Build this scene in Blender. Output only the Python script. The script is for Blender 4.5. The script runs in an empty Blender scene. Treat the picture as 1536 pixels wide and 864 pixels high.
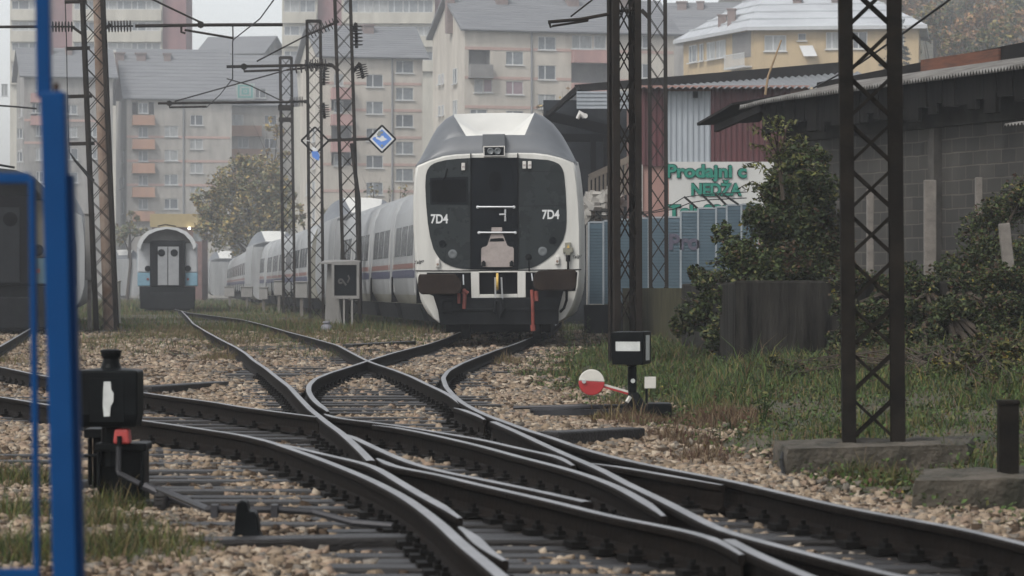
import bpy, math, random
import numpy as np
from mathutils import Vector, Matrix

random.seed(7)
RNG = np.random.default_rng(11)
SC = bpy.context.scene
COL = SC.collection
R = math.radians

# ------------------------------------------------------------------ camera, sky, sun, exposure
FPX = 4860.0            # focal length in photo pixels (photo 1536 wide)
RAIL_H = 0.172          # rail head above the ballast
CAMZ = RAIL_H + 0.95
cam_d = bpy.data.cameras.new('camera')
cam = bpy.data.objects.new('camera', cam_d)
COL.objects.link(cam)
cam.location = (0, 0, CAMZ)
cam.rotation_euler = (R(90), 0, 0)
cam_d.sensor_width = 36.0
cam_d.lens = 36.0 * FPX / 1536.0
cam_d.clip_start = 0.2
cam_d.clip_end = 3000
cam_d.dof.use_dof = True
cam_d.dof.focus_distance = 44.0
cam_d.dof.aperture_fstop = 8.0
SC.camera = cam

SUN_EL, SUN_AZ = 50.0, 218.0     # degrees; azimuth measured clockwise from +y (view direction)
w = bpy.data.worlds.new('World')
SC.world = w
w.use_nodes = True
nt = w.node_tree
nt.nodes.clear()
sky = nt.nodes.new('ShaderNodeTexSky')
sky.sky_type = 'NISHITA'
sky.sun_disc = False
sky.sun_elevation = R(SUN_EL)
sky.sun_rotation = R(SUN_AZ)
sky.dust_density = 3.0
sky.air_density = 1.0
hsv = nt.nodes.new('ShaderNodeHueSaturation')
hsv.inputs['Saturation'].default_value = 0.22      # overcast: the cloud layer takes the blue out
bg = nt.nodes.new('ShaderNodeBackground')
bg.inputs['Strength'].default_value = 0.118
wo = nt.nodes.new('ShaderNodeOutputWorld')
nt.links.new(sky.outputs[0], hsv.inputs['Color'])
# the fog bank is brightest low over the horizon
geo = nt.nodes.new('ShaderNodeTexCoord'); sep = nt.nodes.new('ShaderNodeSeparateXYZ'); mrs = nt.nodes.new('ShaderNodeMapRange'); mul = nt.nodes.new('ShaderNodeVectorMath')
mrs.inputs['From Min'].default_value = 0.0; mrs.inputs['From Max'].default_value = 0.7; mrs.inputs['To Min'].default_value = 1.30; mrs.inputs['To Max'].default_value = 0.92
mul.operation = 'SCALE'
nt.links.new(geo.outputs['Generated'], sep.inputs[0]); nt.links.new(sep.outputs['Z'], mrs.inputs['Value'])
nt.links.new(hsv.outputs[0], mul.inputs[0]); nt.links.new(mrs.outputs[0], mul.inputs['Scale'])
nt.links.new(mul.outputs[0], bg.inputs['Color'])
nt.links.new(bg.outputs[0], wo.inputs['Surface'])

sun_d = bpy.data.lights.new('sun', 'SUN')
sun_d.energy = 1.15
sun_d.angle = R(14)
sun_d.color = (1.0, 0.96, 0.9)
sun = bpy.data.objects.new('sun', sun_d)
COL.objects.link(sun)
_az, _el = R(SUN_AZ), R(SUN_EL)
_dir = Vector((math.sin(_az) * math.cos(_el), math.cos(_az) * math.cos(_el), math.sin(_el)))
sun.rotation_euler = _dir.to_track_quat('Z', 'Y').to_euler()
sun.location = (0, 0, 80)

SC.view_settings.view_transform = 'Standard'
SC.view_settings.look = 'None'
SC.view_settings.exposure = 0.74
SC.view_settings.gamma = 1.0
SC.render.engine = 'CYCLES'
SC.cycles.use_denoising = True
SC.cycles.max_bounces = 6
SC.cycles.volume_bounces = 1
SC.cycles.transparent_max_bounces = 12

HAZE_DENSITY = 0.00072

# ------------------------------------------------------------------ helpers
def W(px, py, d):
    """photo pixel at distance d -> world point"""
    return Vector(((px - 768.0) * d / FPX, d, CAMZ + (432.0 - py) * d / FPX))

def gd(py, z=0.0):
    """distance at which height z is seen on photo row py (below the horizon)"""
    return (CAMZ - z) * FPX / (py - 432.0)

MATS = {}
def mat(name, col, rough=0.8, metal=0.0, var=0.25, scale=3.0, bump=0.0, bscale=None, col2=None, spec=0.5,
        stretch=None, streak=0.0):
    """principled with two octave colour variation in object space (wear, dirt, painted reflections) and optional bump"""
    if name in MATS:
        return MATS[name]
    m = bpy.data.materials.new(name)
    m.use_nodes = True
    t = m.node_tree
    b = t.nodes['Principled BSDF']
    b.inputs['Roughness'].default_value = rough
    b.inputs['Metallic'].default_value = metal
    if max(col) < .06 and spec == .5: spec = .05      # dull, dirty black surfaces
    b.inputs['Specular IOR Level'].default_value = spec
    c = tuple(col) + (1.0,)
    b.inputs['Base Color'].default_value = c
    tc = t.nodes.new('ShaderNodeTexCoord')
    src = tc.outputs['Object']
    if stretch:
        mp = t.nodes.new('ShaderNodeMapping')
        mp.inputs['Scale'].default_value = stretch
        t.links.new(src, mp.inputs['Vector'])
        src = mp.outputs[0]
    if var > 0 or col2 is not None:
        n = t.nodes.new('ShaderNodeTexNoise')
        n.inputs['Scale'].default_value = scale
        n.inputs['Detail'].default_value = 6
        n.inputs['Roughness'].default_value = 0.65
        t.links.new(src, n.inputs['Vector'])
        mr = t.nodes.new('ShaderNodeMapRange')
        mr.inputs['From Min'].default_value = 0.33
        mr.inputs['From Max'].default_value = 0.67
        t.links.new(n.outputs['Fac'], mr.inputs['Value'])
        mx = t.nodes.new('ShaderNodeMix')
        mx.data_type = 'RGBA'
        if col2 is None:
            mx.inputs['A'].default_value = tuple(x * (1 - var) for x in col) + (1,)
            mx.inputs['B'].default_value = tuple(min(1, x * (1 + var)) for x in col) + (1,)
        else:
            mx.inputs['A'].default_value = c
            mx.inputs['B'].default_value = tuple(col2) + (1,)
        t.links.new(mr.outputs[0], mx.inputs['Factor'])
        t.links.new(mx.outputs['Result'], b.inputs['Base Color'])
        mr2 = t.nodes.new('ShaderNodeMapRange')
        mr2.inputs['To Min'].default_value = max(0.02, rough - 0.12)
        mr2.inputs['To Max'].default_value = min(1.0, rough + 0.12)
        t.links.new(n.outputs['Fac'], mr2.inputs['Value'])
        t.links.new(mr2.outputs[0], b.inputs['Roughness'])
    if bump > 0:
        n2 = t.nodes.new('ShaderNodeTexNoise')
        n2.inputs['Scale'].default_value = bscale or scale * 4
        n2.inputs['Detail'].default_value = 5
        t.links.new(src, n2.inputs['Vector'])
        bp = t.nodes.new('ShaderNodeBump')
        bp.inputs['Strength'].default_value = bump
        bp.inputs['Distance'].default_value = 0.02
        t.links.new(n2.outputs['Fac'], bp.inputs['Height'])
        t.links.new(bp.outputs[0], b.inputs['Normal'])
    MATS[name] = m
    return m

class MB:
    """collects faces, links them as one mesh object"""
    def __init__(s):
        s.v, s.f, s.m = [], [], []
    def add(s, verts, faces, mi=0):
        o = len(s.v)
        s.v.extend([tuple(v) for v in verts])
        for k, f in enumerate(faces):
            s.f.append(tuple(o + i for i in f))
            s.m.append(mi if isinstance(mi, int) else mi[k])
        return s
    def box(s, x0, x1, y0, y1, z0, z1, mi=0):
        v = [(x0, y0, z0), (x1, y0, z0), (x1, y1, z0), (x0, y1, z0), (x0, y0, z1), (x1, y0, z1), (x1, y1, z1), (x0, y1, z1)]
        f = [(3, 2, 1, 0), (4, 5, 6, 7), (0, 1, 5, 4), (1, 2, 6, 5), (2, 3, 7, 6), (3, 0, 4, 7)]
        return s.add(v, f, mi)
    def bar(s, p, q, w_, h_, mi=0, up=None):
        p, q = Vector(p), Vector(q)
        d = (q - p).normalized()
        u = Vector(up) if up else (Vector((0, 0, 1)) if abs(d.z) < 0.9 else Vector((0, 1, 0)))
        a = d.cross(u).normalized()
        b = a.cross(d).normalized()
        v = []
        for c in (p, q):
            for i, j in ((-1, -1), (1, -1), (1, 1), (-1, 1)):
                v.append(c + a * (w_ / 2 * i) + b * (h_ / 2 * j))
        f = [(0, 1, 2, 3), (7, 6, 5, 4), (0, 4, 5, 1), (1, 5, 6, 2), (2, 6, 7, 3), (3, 7, 4, 0)]
        return s.add(v, f, mi)
    def tube(s, pts, r, n=8, mi=0, cap=True):
        pts = [Vector(p) for p in pts]
        rr = r if isinstance(r, (list, tuple)) else [r] * len(pts)
        rings = []
        prev = None
        for i, p in enumerate(pts):
            d = (pts[min(i + 1, len(pts) - 1)] - pts[max(i - 1, 0)])
            d = d.normalized() if d.length > 1e-9 else Vector((0, 0, 1))
            if prev is None:
                a = d.cross(Vector((0, 0, 1)) if abs(d.z) < 0.9 else Vector((0, 1, 0))).normalized()
            else:
                a = (prev - d * prev.dot(d)).normalized()
            prev = a
            b = d.cross(a)
            rings.append([p + (a * math.cos(2 * math.pi * k / n) + b * math.sin(2 * math.pi * k / n)) * rr[i] for k in range(n)])
        return s.loft(rings, mi, cap)
    def loft(s, rings, mi=0, cap=True, closed=True):
        n = len(rings[0])
        o = len(s.v)
        for r_ in rings:
            s.v.extend([tuple(p) for p in r_])
        for i in range(len(rings) - 1):
            for k in range(n if closed else n - 1):
                a, b = o + i * n + k, o + i * n + (k + 1) % n
                s.f.append((a, b, b + n, a + n))
                s.m.append(mi if isinstance(mi, int) else mi[k])
        if cap:
            c0 = mi if isinstance(mi, int) else mi[0]
            s.f.append(tuple(o + k for k in range(n))[::-1]); s.m.append(c0)
            s.f.append(tuple(o + (len(rings) - 1) * n + k for k in range(n))); s.m.append(c0)
        return s
    def prism(s, poly, y0, y1, mi=0):
        """polygon in (x,z) extruded along y"""
        return s.loft([[(x, y0, z) for x, z in poly], [(x, y1, z) for x, z in poly]], mi)
    def lathe(s, prof, c=(0, 0, 0), n=16, mi=0, axis='z'):
        rings = []
        for r_, h in prof:
            ring = []
            for k in range(n):
                a = 2 * math.pi * k / n
                x, y = r_ * math.cos(a), r_ * math.sin(a)
                p = (x, y, h) if axis == 'z' else ((x, h, y) if axis == 'y' else (h, x, y))
                ring.append((c[0] + p[0], c[1] + p[1], c[2] + p[2]))
            rings.append(ring)
        return s.loft(rings, mi)
    def build(s, name, mats, parent=None, loc=None, smooth=False, bevel=0.0, absolute=True):
        me = bpy.data.meshes.new(name)
        v = s.v
        if parent is not None and absolute:
            r_ = parent
            while r_.parent is not None: r_ = r_.parent
            L = r_.get('_w', (0, 0, 0))
            v = [(p[0] - L[0], p[1] - L[1], p[2] - L[2]) for p in v]
        elif loc is not None:
            v = [(p[0] - loc[0], p[1] - loc[1], p[2] - loc[2]) for p in v]
        me.from_pydata(v, [], s.f)
        for m in (mats if isinstance(mats, (list, tuple)) else [mats]):
            me.materials.append(m)
        me.polygons.foreach_set('material_index', s.m)
        me.update()
        import bmesh
        bm = bmesh.new(); bm.from_mesh(me)
        bmesh.ops.recalc_face_normals(bm, faces=bm.faces)
        bm.to_mesh(me); bm.free()
        if smooth:
            me.polygons.foreach_set('use_smooth', [True] * len(me.polygons))
        o = bpy.data.objects.new(name, me)
        COL.objects.link(o)
        if parent is not None:
            o.parent = parent
        elif loc is not None:
            o.location = loc
        if smooth:
            md = o.modifiers.new('angle', 'EDGE_SPLIT'); md.split_angle = R(42)
        if bevel > 0:
            md = o.modifiers.new('bevel', 'BEVEL'); md.width = bevel; md.segments = 2; md.limit_method = 'ANGLE'
        return o

def tag(o, label=None, cat=None, group=None, kind=None):
    if label: o['label'] = label
    if cat: o['category'] = cat
    if group: o['group'] = group
    if kind: o['kind'] = kind
    return o

def thing(name, label, cat, loc=(0, 0, 0), rz=0.0, group=None):
    """an empty at the thing's base; children built with absolute coordinates are shifted by loc"""
    o = bpy.data.objects.new(name, None)
    COL.objects.link(o)
    o.location = loc
    o.rotation_euler = (0, 0, rz)
    o['_w'] = tuple(loc)
    return tag(o, label, cat, group)

def local(name, label, cat, group=None):
    return thing(name, label, cat, (0, 0, 0), 0, group)

def copy_tree(o, parent=None, kids=None):
    kids = kids or KIDS(o)
    c = o.copy(); COL.objects.link(c)
    if parent is not None:
        c.parent = parent
    for ch in [x for x in o.children]:
        copy_tree(ch, c)
    return c
def KIDS(o):
    return list(o.children)

def np_mesh(name, verts, loops, sizes, mats, midx=None, smooth=False):
    me = bpy.data.meshes.new(name)
    nv, nl, nf = len(verts), len(loops), len(sizes)
    me.vertices.add(nv); me.loops.add(nl); me.polygons.add(nf)
    me.vertices.foreach_set('co', np.asarray(verts, dtype=np.float32).ravel())
    me.loops.foreach_set('vertex_index', np.asarray(loops, dtype=np.int32).ravel())
    st = np.zeros(nf, dtype=np.int32); st[1:] = np.cumsum(sizes)[:-1]
    me.polygons.foreach_set('loop_start', st)
    for m in mats: me.materials.append(m)
    if midx is not None:
        me.polygons.foreach_set('material_index', np.asarray(midx, dtype=np.int32))
    me.update(calc_edges=True)
    if smooth:
        me.polygons.foreach_set('use_smooth', np.ones(nf, dtype=bool))
    o = bpy.data.objects.new(name, me)
    COL.objects.link(o)
    return o

def leaf_cloud(name, cen, size, mats, parent=None, up_bias=0.0, aspect=0.55, weights=None):
    """one small folded leaf per centre"""
    n = len(cen)
    a = RNG.normal(size=(n, 3)); a[:, 2] = a[:, 2] * 0.6 - up_bias
    a /= np.linalg.norm(a, axis=1, keepdims=True) + 1e-9
    b = RNG.normal(size=(n, 3)); b[:, 2] *= 0.45
    b -= a * (a * b).sum(1, keepdims=True)
    b /= np.linalg.norm(b, axis=1, keepdims=True) + 1e-9
    nn = np.cross(a, b)
    s = (size if np.ndim(size) else np.full(n, size)) * RNG.uniform(0.6, 1.35, n)
    s = s[:, None]
    v = np.stack([cen - a * s * .5, cen + b * s * aspect * .5 + nn * s * .12, cen + a * s * .5, cen - b * s * aspect * .5 + nn * s * .12], 1)
    loops = np.arange(n * 4)
    midx = RNG.choice(len(mats), n, p=weights)
    o = np_mesh(name, v.reshape(-1, 3), loops, np.full(n, 4), mats, midx)
    if parent is not None:
        o.parent = parent
        L = parent.get('_w', (0, 0, 0))
        o.data.transform(Matrix.Translation((-L[0], -L[1], -L[2])))
    return o

def text_mesh(name, body, size, m, parent=None, offset=0.0, extrude=0.004, shear=0.0, align='CENTER', sx=1.0):
    cu = bpy.data.curves.new(name, 'FONT')
    cu.body = body; cu.size = size; cu.align_x = align; cu.align_y = 'CENTER'
    cu.extrude = extrude; cu.offset = offset; cu.shear = shear
    tmp = bpy.data.objects.new(name, cu)
    COL.objects.link(tmp)
    dg = bpy.context.evaluated_depsgraph_get(); dg.update()
    me = bpy.data.meshes.new_from_object(tmp.evaluated_get(dg))
    bpy.data.objects.remove(tmp); bpy.data.curves.remove(cu)
    me.transform(Matrix.Rotation(R(90), 4, 'X') @ Matrix.Scale(sx, 4, (1, 0, 0)))
    me.materials.clear(); me.materials.append(m)
    me.name = name
    o = bpy.data.objects.new(name, me)
    COL.objects.link(o)
    if parent is not None: o.parent = parent
    return o

def smooth01(t):
    t = np.clip(t, 0, 1); return t * t * (3 - 2 * t)

# ------------------------------------------------------------------ materials
M_WHITE = mat('train_white', (0.48, 0.475, 0.445), 0.38, var=0.11, scale=1.6, stretch=(2.5, 1, .3))
M_GREY = mat('train_grey', (0.10, 0.108, 0.118), 0.45, var=0.10, scale=1.5)
M_SCOOP = mat('train_scoop_white', (0.58, 0.575, 0.54), 0.42, var=0.04, scale=1.5)
M_BLACK = mat('front_black', (0.0135, 0.0175, 0.019), 0.28, var=0.22, scale=1.5, spec=.22)
M_BLACK2 = mat('door_black', (0.0055, 0.007, 0.009), 0.38, var=0.2, scale=3)
M_GLASS = mat('dark_glass', (0.002, 0.0025, 0.003), 0.15, var=0.1, scale=2)
M_DARK = mat('underframe_dark', (0.009, 0.010, 0.011), 0.6, var=0.4, scale=4, bump=0.2)
M_BUFFER = mat('buffer_brown', (0.021, 0.0145, 0.0115), 0.75, var=0.3, scale=5)
M_CHROME = mat('bright_steel', (0.55, 0.56, 0.57), 0.3, metal=0.8, var=0.1)
M_RED = mat('hose_red', (0.16, 0.030, 0.020), 0.55, var=0.35, scale=8)
M_PLATE = mat('worn_plate', (0.27, 0.235, 0.22), 0.7, var=0.16, scale=9)
M_YEL = mat('yellow_disc', (0.55, 0.36, 0.08), 0.5, var=0.3, scale=20)
M_LAMPW = mat('lamp_white', (0.5, 0.485, 0.46), 0.35, var=0.05)
M_LENS = mat('lamp_lens', (0.10, 0.11, 0.115), 0.12, var=0.1)
M_LETTER = mat('letter_white', (0.55, 0.56, 0.56), 0.5, var=0.04)
M_INK = mat('letter_ink', (0.004, 0.004, 0.005), 0.6, var=0.1)
M_SILVER = mat('coach_silver', (0.245, 0.252, 0.255), 0.45, var=0.24, scale=2.2, stretch=(1, 1.6, 0.12))
M_SILVER2 = mat('coach_lower', (0.19, 0.185, 0.155), 0.5, var=0.3, scale=1.6, stretch=(1, 1, 0.3))
M_STRIPE_R = mat('stripe_red', (0.165, 0.075, 0.06), 0.5, var=0.2)
M_STRIPE_B = mat('stripe_blue', (0.034, 0.036, 0.072), 0.5, var=0.2)
M_CWIN = mat('coach_window', (0.010, 0.011, 0.013), 0.25, col2=(0.075, 0.08, 0.084), scale=5, stretch=(2.2, 2.2, 0.3))  # paler streaks paint reflections into the panes
M_STEEL_TOP = mat('rail_top', (0.20, 0.20, 0.205), 0.36, metal=0.35, var=0.45, scale=3)
M_RAIL = mat('rail_side', (0.0085, 0.0065, 0.0052), 0.72, var=0.4, scale=6, bump=0.3)
M_CHAIR = mat('chair_iron', (0.008, 0.0075, 0.007), 0.6, var=0.4, scale=20)
M_SLEEPER = mat('sleeper_wood', (0.007, 0.006, 0.0055), 0.42, col2=(0.026, 0.024, 0.023), scale=6, bump=0.6, stretch=(0.3, 3, 3), spec=.2)  # paler grain streaks hold a painted wet sheen
M_MAST = mat('mast_iron', (0.0115, 0.0105, 0.0095), 0.75, col2=(0.027, 0.0215, 0.0175), scale=2.5, bump=0.2)
M_MASTN = mat('mast_near', (0.0058, 0.0054, 0.0049), 0.72, col2=(0.017, 0.0145, 0.0118), scale=5, bump=0.25)
M_RUST = mat('rusty_pole', (0.13, 0.065, 0.035), 0.85, col2=(0.30, 0.25, 0.21), scale=1.4, bump=0.3)
M_INSUL = mat('insulator_brown', (0.022, 0.016, 0.014), 0.3, var=0.2)
M_WIRE = mat('wire_dark', (0.02, 0.02, 0.02), 0.5, var=0.1)
M_CONC = mat('concrete_dirty', (0.085, 0.071, 0.054), 0.95, col2=(0.020, 0.019, 0.0115), scale=3.2, bump=0.9, bscale=26)
M_CONCW = mat('concrete_wall', (0.034, 0.032, 0.028), 0.9, col2=(0.0055, 0.005, 0.0045), scale=2.6, bump=0.8, stretch=(2.5, 2.5, 0.35))
M_POST = mat('concrete_post', (0.135, 0.122, 0.108), 0.9, var=0.3, scale=5, bump=0.3)
M_BLUE = mat('blue_paint', (0.0012, 0.036, 0.125), 0.42, var=0.12, scale=4, spec=.12)
M_BLUED = mat('blue_paint_flange', (0.001, 0.022, 0.080), 0.45, var=0.12, scale=4, spec=.1)
M_LANT = mat('lantern_black', (0.005, 0.006, 0.0065), 0.42, var=0.4, scale=10)
M_OPAL = mat('opal_glass', (0.44, 0.455, 0.44), 0.4, var=0.14, scale=12)
M_REDW = mat('weight_red', (0.33, 0.04, 0.035), 0.5, var=0.25, scale=8)
M_DISCW = mat('weight_white', (0.50, 0.485, 0.44), 0.5, var=0.1, scale=6)
M_DISCR = mat('weight_disc_red', (0.30, 0.018, 0.02), 0.42, var=0.2, scale=6)
M_CAB = mat('cabinet_grey', (0.20, 0.195, 0.185), 0.7, var=0.2, scale=2, stretch=(1, 1, .4))
M_CABL = mat('cabinet_cream', (0.34, 0.33, 0.29), 0.7, var=0.15, scale=2)
# leaves and grass
def lm(n, c):
    return mat(n, c, 0.7, var=0.22, scale=14, spec=0.25)
M_LEAF = [lm('leaf_dark', (0.022, 0.032, 0.0125)), lm('leaf_mid', (0.042, 0.060, 0.018)), lm('leaf_olive', (0.085, 0.085, 0.028)), lm('leaf_brown', (0.060, 0.038, 0.022)), lm('leaf_yellow', (0.17, 0.135, 0.026)), lm('leaf_red', (0.052, 0.024, 0.014))]
M_GRASS = [lm('grass_green', (0.048, 0.080, 0.019)), lm('grass_dark', (0.022, 0.037, 0.0115)), lm('grass_dry', (0.12, 0.092, 0.038)), lm('grass_yellow', (0.085, 0.092, 0.023))]
M_WEED = [lm('weed_brown', (0.085, 0.056, 0.031)), lm('weed_red', (0.066, 0.031, 0.022)), lm('weed_straw', (0.14, 0.105, 0.06))]
M_BARK = mat('bark', (0.055, 0.045, 0.036), 0.9, var=0.3, scale=4, bump=0.4)
# ------------------------------------------------------------------ ground
_XE_D = [8, 12, 14.8, 17.5, 20.3, 24, 28, 32, 37, 42, 50, 60, 70, 90, 130]
_XE_X = [3.6, 2.9, 2.34, 1.95, 1.62, 1.22, .9, .62, .28, .0, .35, .95, 1.9, 3.0, 4.0]
def xe(d):
    return np.interp(d, _XE_D, _XE_X)
def ground_h(x, y):
    x = np.asarray(x, float); y = np.asarray(y, float)
    side = np.clip((x - xe(y) - .5) * .11, 0, .55) * smooth01((95 - y) / 20)
    hill = 12 * smooth01((y - 140) / 120) * smooth01((x - 8) / 10) + 34 * smooth01((y - 285) / 170) * smooth01((x - 17) / 16)
    bump = .025 * np.sin(x * 1.7 + y * .31) * np.sin(y * .53 - x * .4) * smooth01((np.abs(x - xe(y)) - .2) / 2)
    return side + hill + bump - .03
def gh(x, y):
    return float(ground_h(x, y))

xs = np.concatenate([np.linspace(-700, -40, 24), np.arange(-36, -8, 2.0), np.arange(-8, 9, .4), np.arange(9.5, 60, 2.5), np.linspace(64, 700, 24)])
ys = np.concatenate([np.array([-60, -20, 0, 4]), np.arange(6, 60, .6), np.arange(60, 130, 2.0), np.arange(132, 520, 6.0), np.linspace(540, 2600, 24)])
GX, GY = np.meshgrid(xs, ys)
GZ = ground_h(GX, GY)
nv = GX.size
idx = np.arange(nv).reshape(GX.shape)
quads = np.stack([idx[:-1, :-1], idx[:-1, 1:], idx[1:, 1:], idx[1:, :-1]], -1).reshape(-1, 4)
def ground_material():
    m = bpy.data.materials.new('ground_soil_gravel'); m.use_nodes = True
    t = m.node_tree; b = t.nodes['Principled BSDF']; b.inputs['Roughness'].default_value = .9
    at = t.nodes.new('ShaderNodeAttribute'); at.attribute_name = 'gravel'
    tc = t.nodes.new('ShaderNodeTexCoord')
    vo = t.nodes.new('ShaderNodeTexVoronoi'); vo.inputs['Scale'].default_value = 13
    t.links.new(tc.outputs['Object'], vo.inputs['Vector'])
    cr = t.nodes.new('ShaderNodeValToRGB')
    cr.color_ramp.elements[0].color = (.045, .036, .028, 1); cr.color_ramp.elements[1].color = (.20, .155, .118, 1)
    sp = t.nodes.new('ShaderNodeSeparateColor'); t.links.new(vo.outputs['Color'], sp.inputs[0]); t.links.new(sp.outputs[0], cr.inputs[0])
    n = t.nodes.new('ShaderNodeTexNoise'); n.inputs['Scale'].default_value = 1.3; n.inputs['Detail'].default_value = 8
    t.links.new(tc.outputs['Object'], n.inputs['Vector'])
    cr2 = t.nodes.new('ShaderNodeValToRGB')
    cr2.color_ramp.elements[0].position = .35; cr2.color_ramp.elements[0].color = (.022, .027, .011, 1)
    cr2.color_ramp.elements[1].position = .68; cr2.color_ramp.elements[1].color = (.075, .058, .036, 1)
    t.links.new(n.outputs['Fac'], cr2.inputs[0])
    ad = t.nodes.new('ShaderNodeMath'); ad.operation = 'ADD'
    sb = t.nodes.new('ShaderNodeMath'); sb.operation = 'MULTIPLY_ADD'; sb.inputs[1].default_value = 1.6; sb.inputs[2].default_value = -.8
    t.links.new(n.outputs['Fac'], sb.inputs[0]); t.links.new(at.outputs['Fac'], ad.inputs[0]); t.links.new(sb.outputs[0], ad.inputs[1])
    mr = t.nodes.new('ShaderNodeMapRange'); mr.inputs['From Min'].default_value = .35; mr.inputs['From Max'].default_value = .65
    t.links.new(ad.outputs[0], mr.inputs['Value'])
    mx = t.nodes.new('ShaderNodeMix'); mx.data_type = 'RGBA'
    t.links.new(mr.outputs[0], mx.inputs['Factor']); t.links.new(cr2.outputs[0], mx.inputs['A']); t.links.new(cr.outputs[0], mx.inputs['B'])
    t.links.new(mx.outputs['Result'], b.inputs['Base Color'])
    bp = t.nodes.new('ShaderNodeBump'); bp.inputs['Distance'].default_value = .03; bp.inputs['Strength'].default_value = .8
    t.links.new(vo.outputs['Distance'], bp.inputs['Height']); t.links.new(bp.outputs[0], b.inputs['Normal'])
    return m
ground = np_mesh('ground', np.stack([GX, GY, GZ], -1).reshape(-1, 3), quads.ravel(), np.full(len(quads), 4), [ground_material()], smooth=True)
tag(ground, kind='structure')
grv = smooth01((xe(GY) - GX) / .5 + .5) * (1 - .65 * smooth01((GY - 62) / 16)) * smooth01((GX + 22) / 4)
at = ground.data.attributes.new('gravel', 'FLOAT', 'POINT'); at.data.foreach_set('value', grv.ravel().astype(np.float32))

# ------------------------------------------------------------------ rails (traced once, laid out on the ground)
RAILS = {
 'A': ([(-60,588),(0,594.6),(50,603),(115,614),(212,630),(260,636.5),(320,645.6),(360,651.5),(404,661.5),(433,671.5),(467,683),(498,694.8),(530,707.5),(560,720.5),(602,742),(629,760),(660,784),(695,817),(727,842),(754,865),(800,905)], 'steel rail sweeping from the left edge under the black lantern to the bottom edge'),
 'B': ([(-60,541),(0,549.8),(52,561),(112,571),(214,588.5),(266,595.6),(320,602.5),(362,610),(427,618.7),(479,625.2)], 'straight steel rail from the blue gate to the crossing knuckle, behind the black lantern'),
 'C': ([(272,466),(281,475),(290,485.4),(309,497),(330,508.5),(354.6,520.8),(369,530),(380,539.8),(400,553),(417,566.7),(434,579.6),(448,595),(465,613),(480,625),(494,636),(510,647),(525,660),(541.5,675.5),(556,690.5)], 'steel rail snaking down from the blue and white carriage to the crossing'),
 'D': ([(262,463.5),(281.7,468.75),(323,474),(365,479.5),(394,486.5),(433.7,498),(465,506),(506.7,517.5),(528,529),(550,540.3),(565,546),(590,554),(617,564.3),(640,575.4),(665,587),(680,595.4),(690,603.5)], 'right hand rail of the carriage track, crossing over the rail of the white train'),
 'E': ([(735,479),(712,489),(686,499.6),(669,507),(640,516.5),(617,522),(586,530),(557,539),(523,550.2),(494,559),(473,567.5),(463.5,577),(462.5,585.5),(468,596),(478,606),(492,615)], 'S shaped rail running from under the left wheel of the white train to the crossing'),
 'F': ([(842,481),(826,493),(813,500),(773,515.5),(744,525),(717,535),(692,545),(672,556),(664.5,566.5),(669,580),(680,592.5),(694,604),(717,616.5),(738,625.5),(765,635),(786,643),(829,656.5),(871,671.5),(920,685.2),(955,693),(1007,704),(1069,715.3),(1111,723.6),(1160,735.5),(1224,750.5),(1287,764),(1349,775.7),(1391,783),(1440,791),(1536,815),(1640,842)], 'long outer rail curving from the white train to the bottom right corner'),
 'M': ([(871,689.5),(882,691.5),(923,697.5),(965,705),(1007,712.5),(1048,719.5),(1085,723)], 'thin switch blade lying against the long outer rail'),
 'K': ([(681.7,609),(700,615.5),(727,626)], 'short check rail beside the gravel at the frog nearest the white train'),
 'K2': ([(739.6,632),(777,648),(808,662.5),(839.6,677),(868.7,689.6),(891.7,699),(920,713),(934,721.5),(965,736),(998,751.7),(1027.5,767),(1059,783),(1086,796.5),(1111,803),(1160,815.5),(1224,833),(1300,852),(1420,880)], 'rail crossing diagonally over the wing rails from the frog to the bottom edge'),
 'D2': ([(1093,807),(1132,827.5),(1160,840),(1203,857),(1224,866),(1290,893)], 'last piece of diagonal rail leaving at the bottom edge right of the crossing'),
 'H': ([(487,618.7),(500,626),(550,632),(600,638.5),(652,647),(725,659.5),(787.5,674),(835,683.5),(860,695)], 'upper wing rail starting with a bent nose at the first crossing'),
 'I': ([(560,634.5),(600,641.5),(629,646.7),(671,656),(720,667.5),(787.5,686),(840,699),(882,711.5),(923,727),(944,738),(970,753),(996,769)], 'long wing rail lying in front of the upper wing rail'),
 'L1': ([(514,648),(533,657),(546,663),(573,675.8),(608,691),(650,704),(681,710),(720,718),(787.5,731.5),(829,740.5),(880,752)], 'rail branching right from the snaking rail at its split'),
 'L2': ([(566,684),(581,695.5),(600,701),(652,709),(700,721.5),(746,732),(808,746),(860,758.5),(902.5,769.5),(944,778.8),(986,786),(1017,792),(1048,798.6),(1069,804),(1090,815),(1113,826.5)], 'wing rail with a bent nose and a bent tail in the lower middle'),
 'G': ([(408,661.3),(448,671),(483,679.3),(517,687),(545,693),(560,698.5),(573,705),(600,721.7),(629,739),(655,753),(690,772)], 'switch blade leaving the sweeping left rail and bending at the frog'),
 'Q': ([(690,786),(704,799),(721,815),(734,828),(745,834),(758,836)], 'short check rail with a bent end beside the sweeping rail'),
 'N': ([(-40,540),(0,519),(6.5,515.5),(48.6,491),(70,479)], 'rail in the gravel under the dark carriage by the blue gate'),
}
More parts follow.
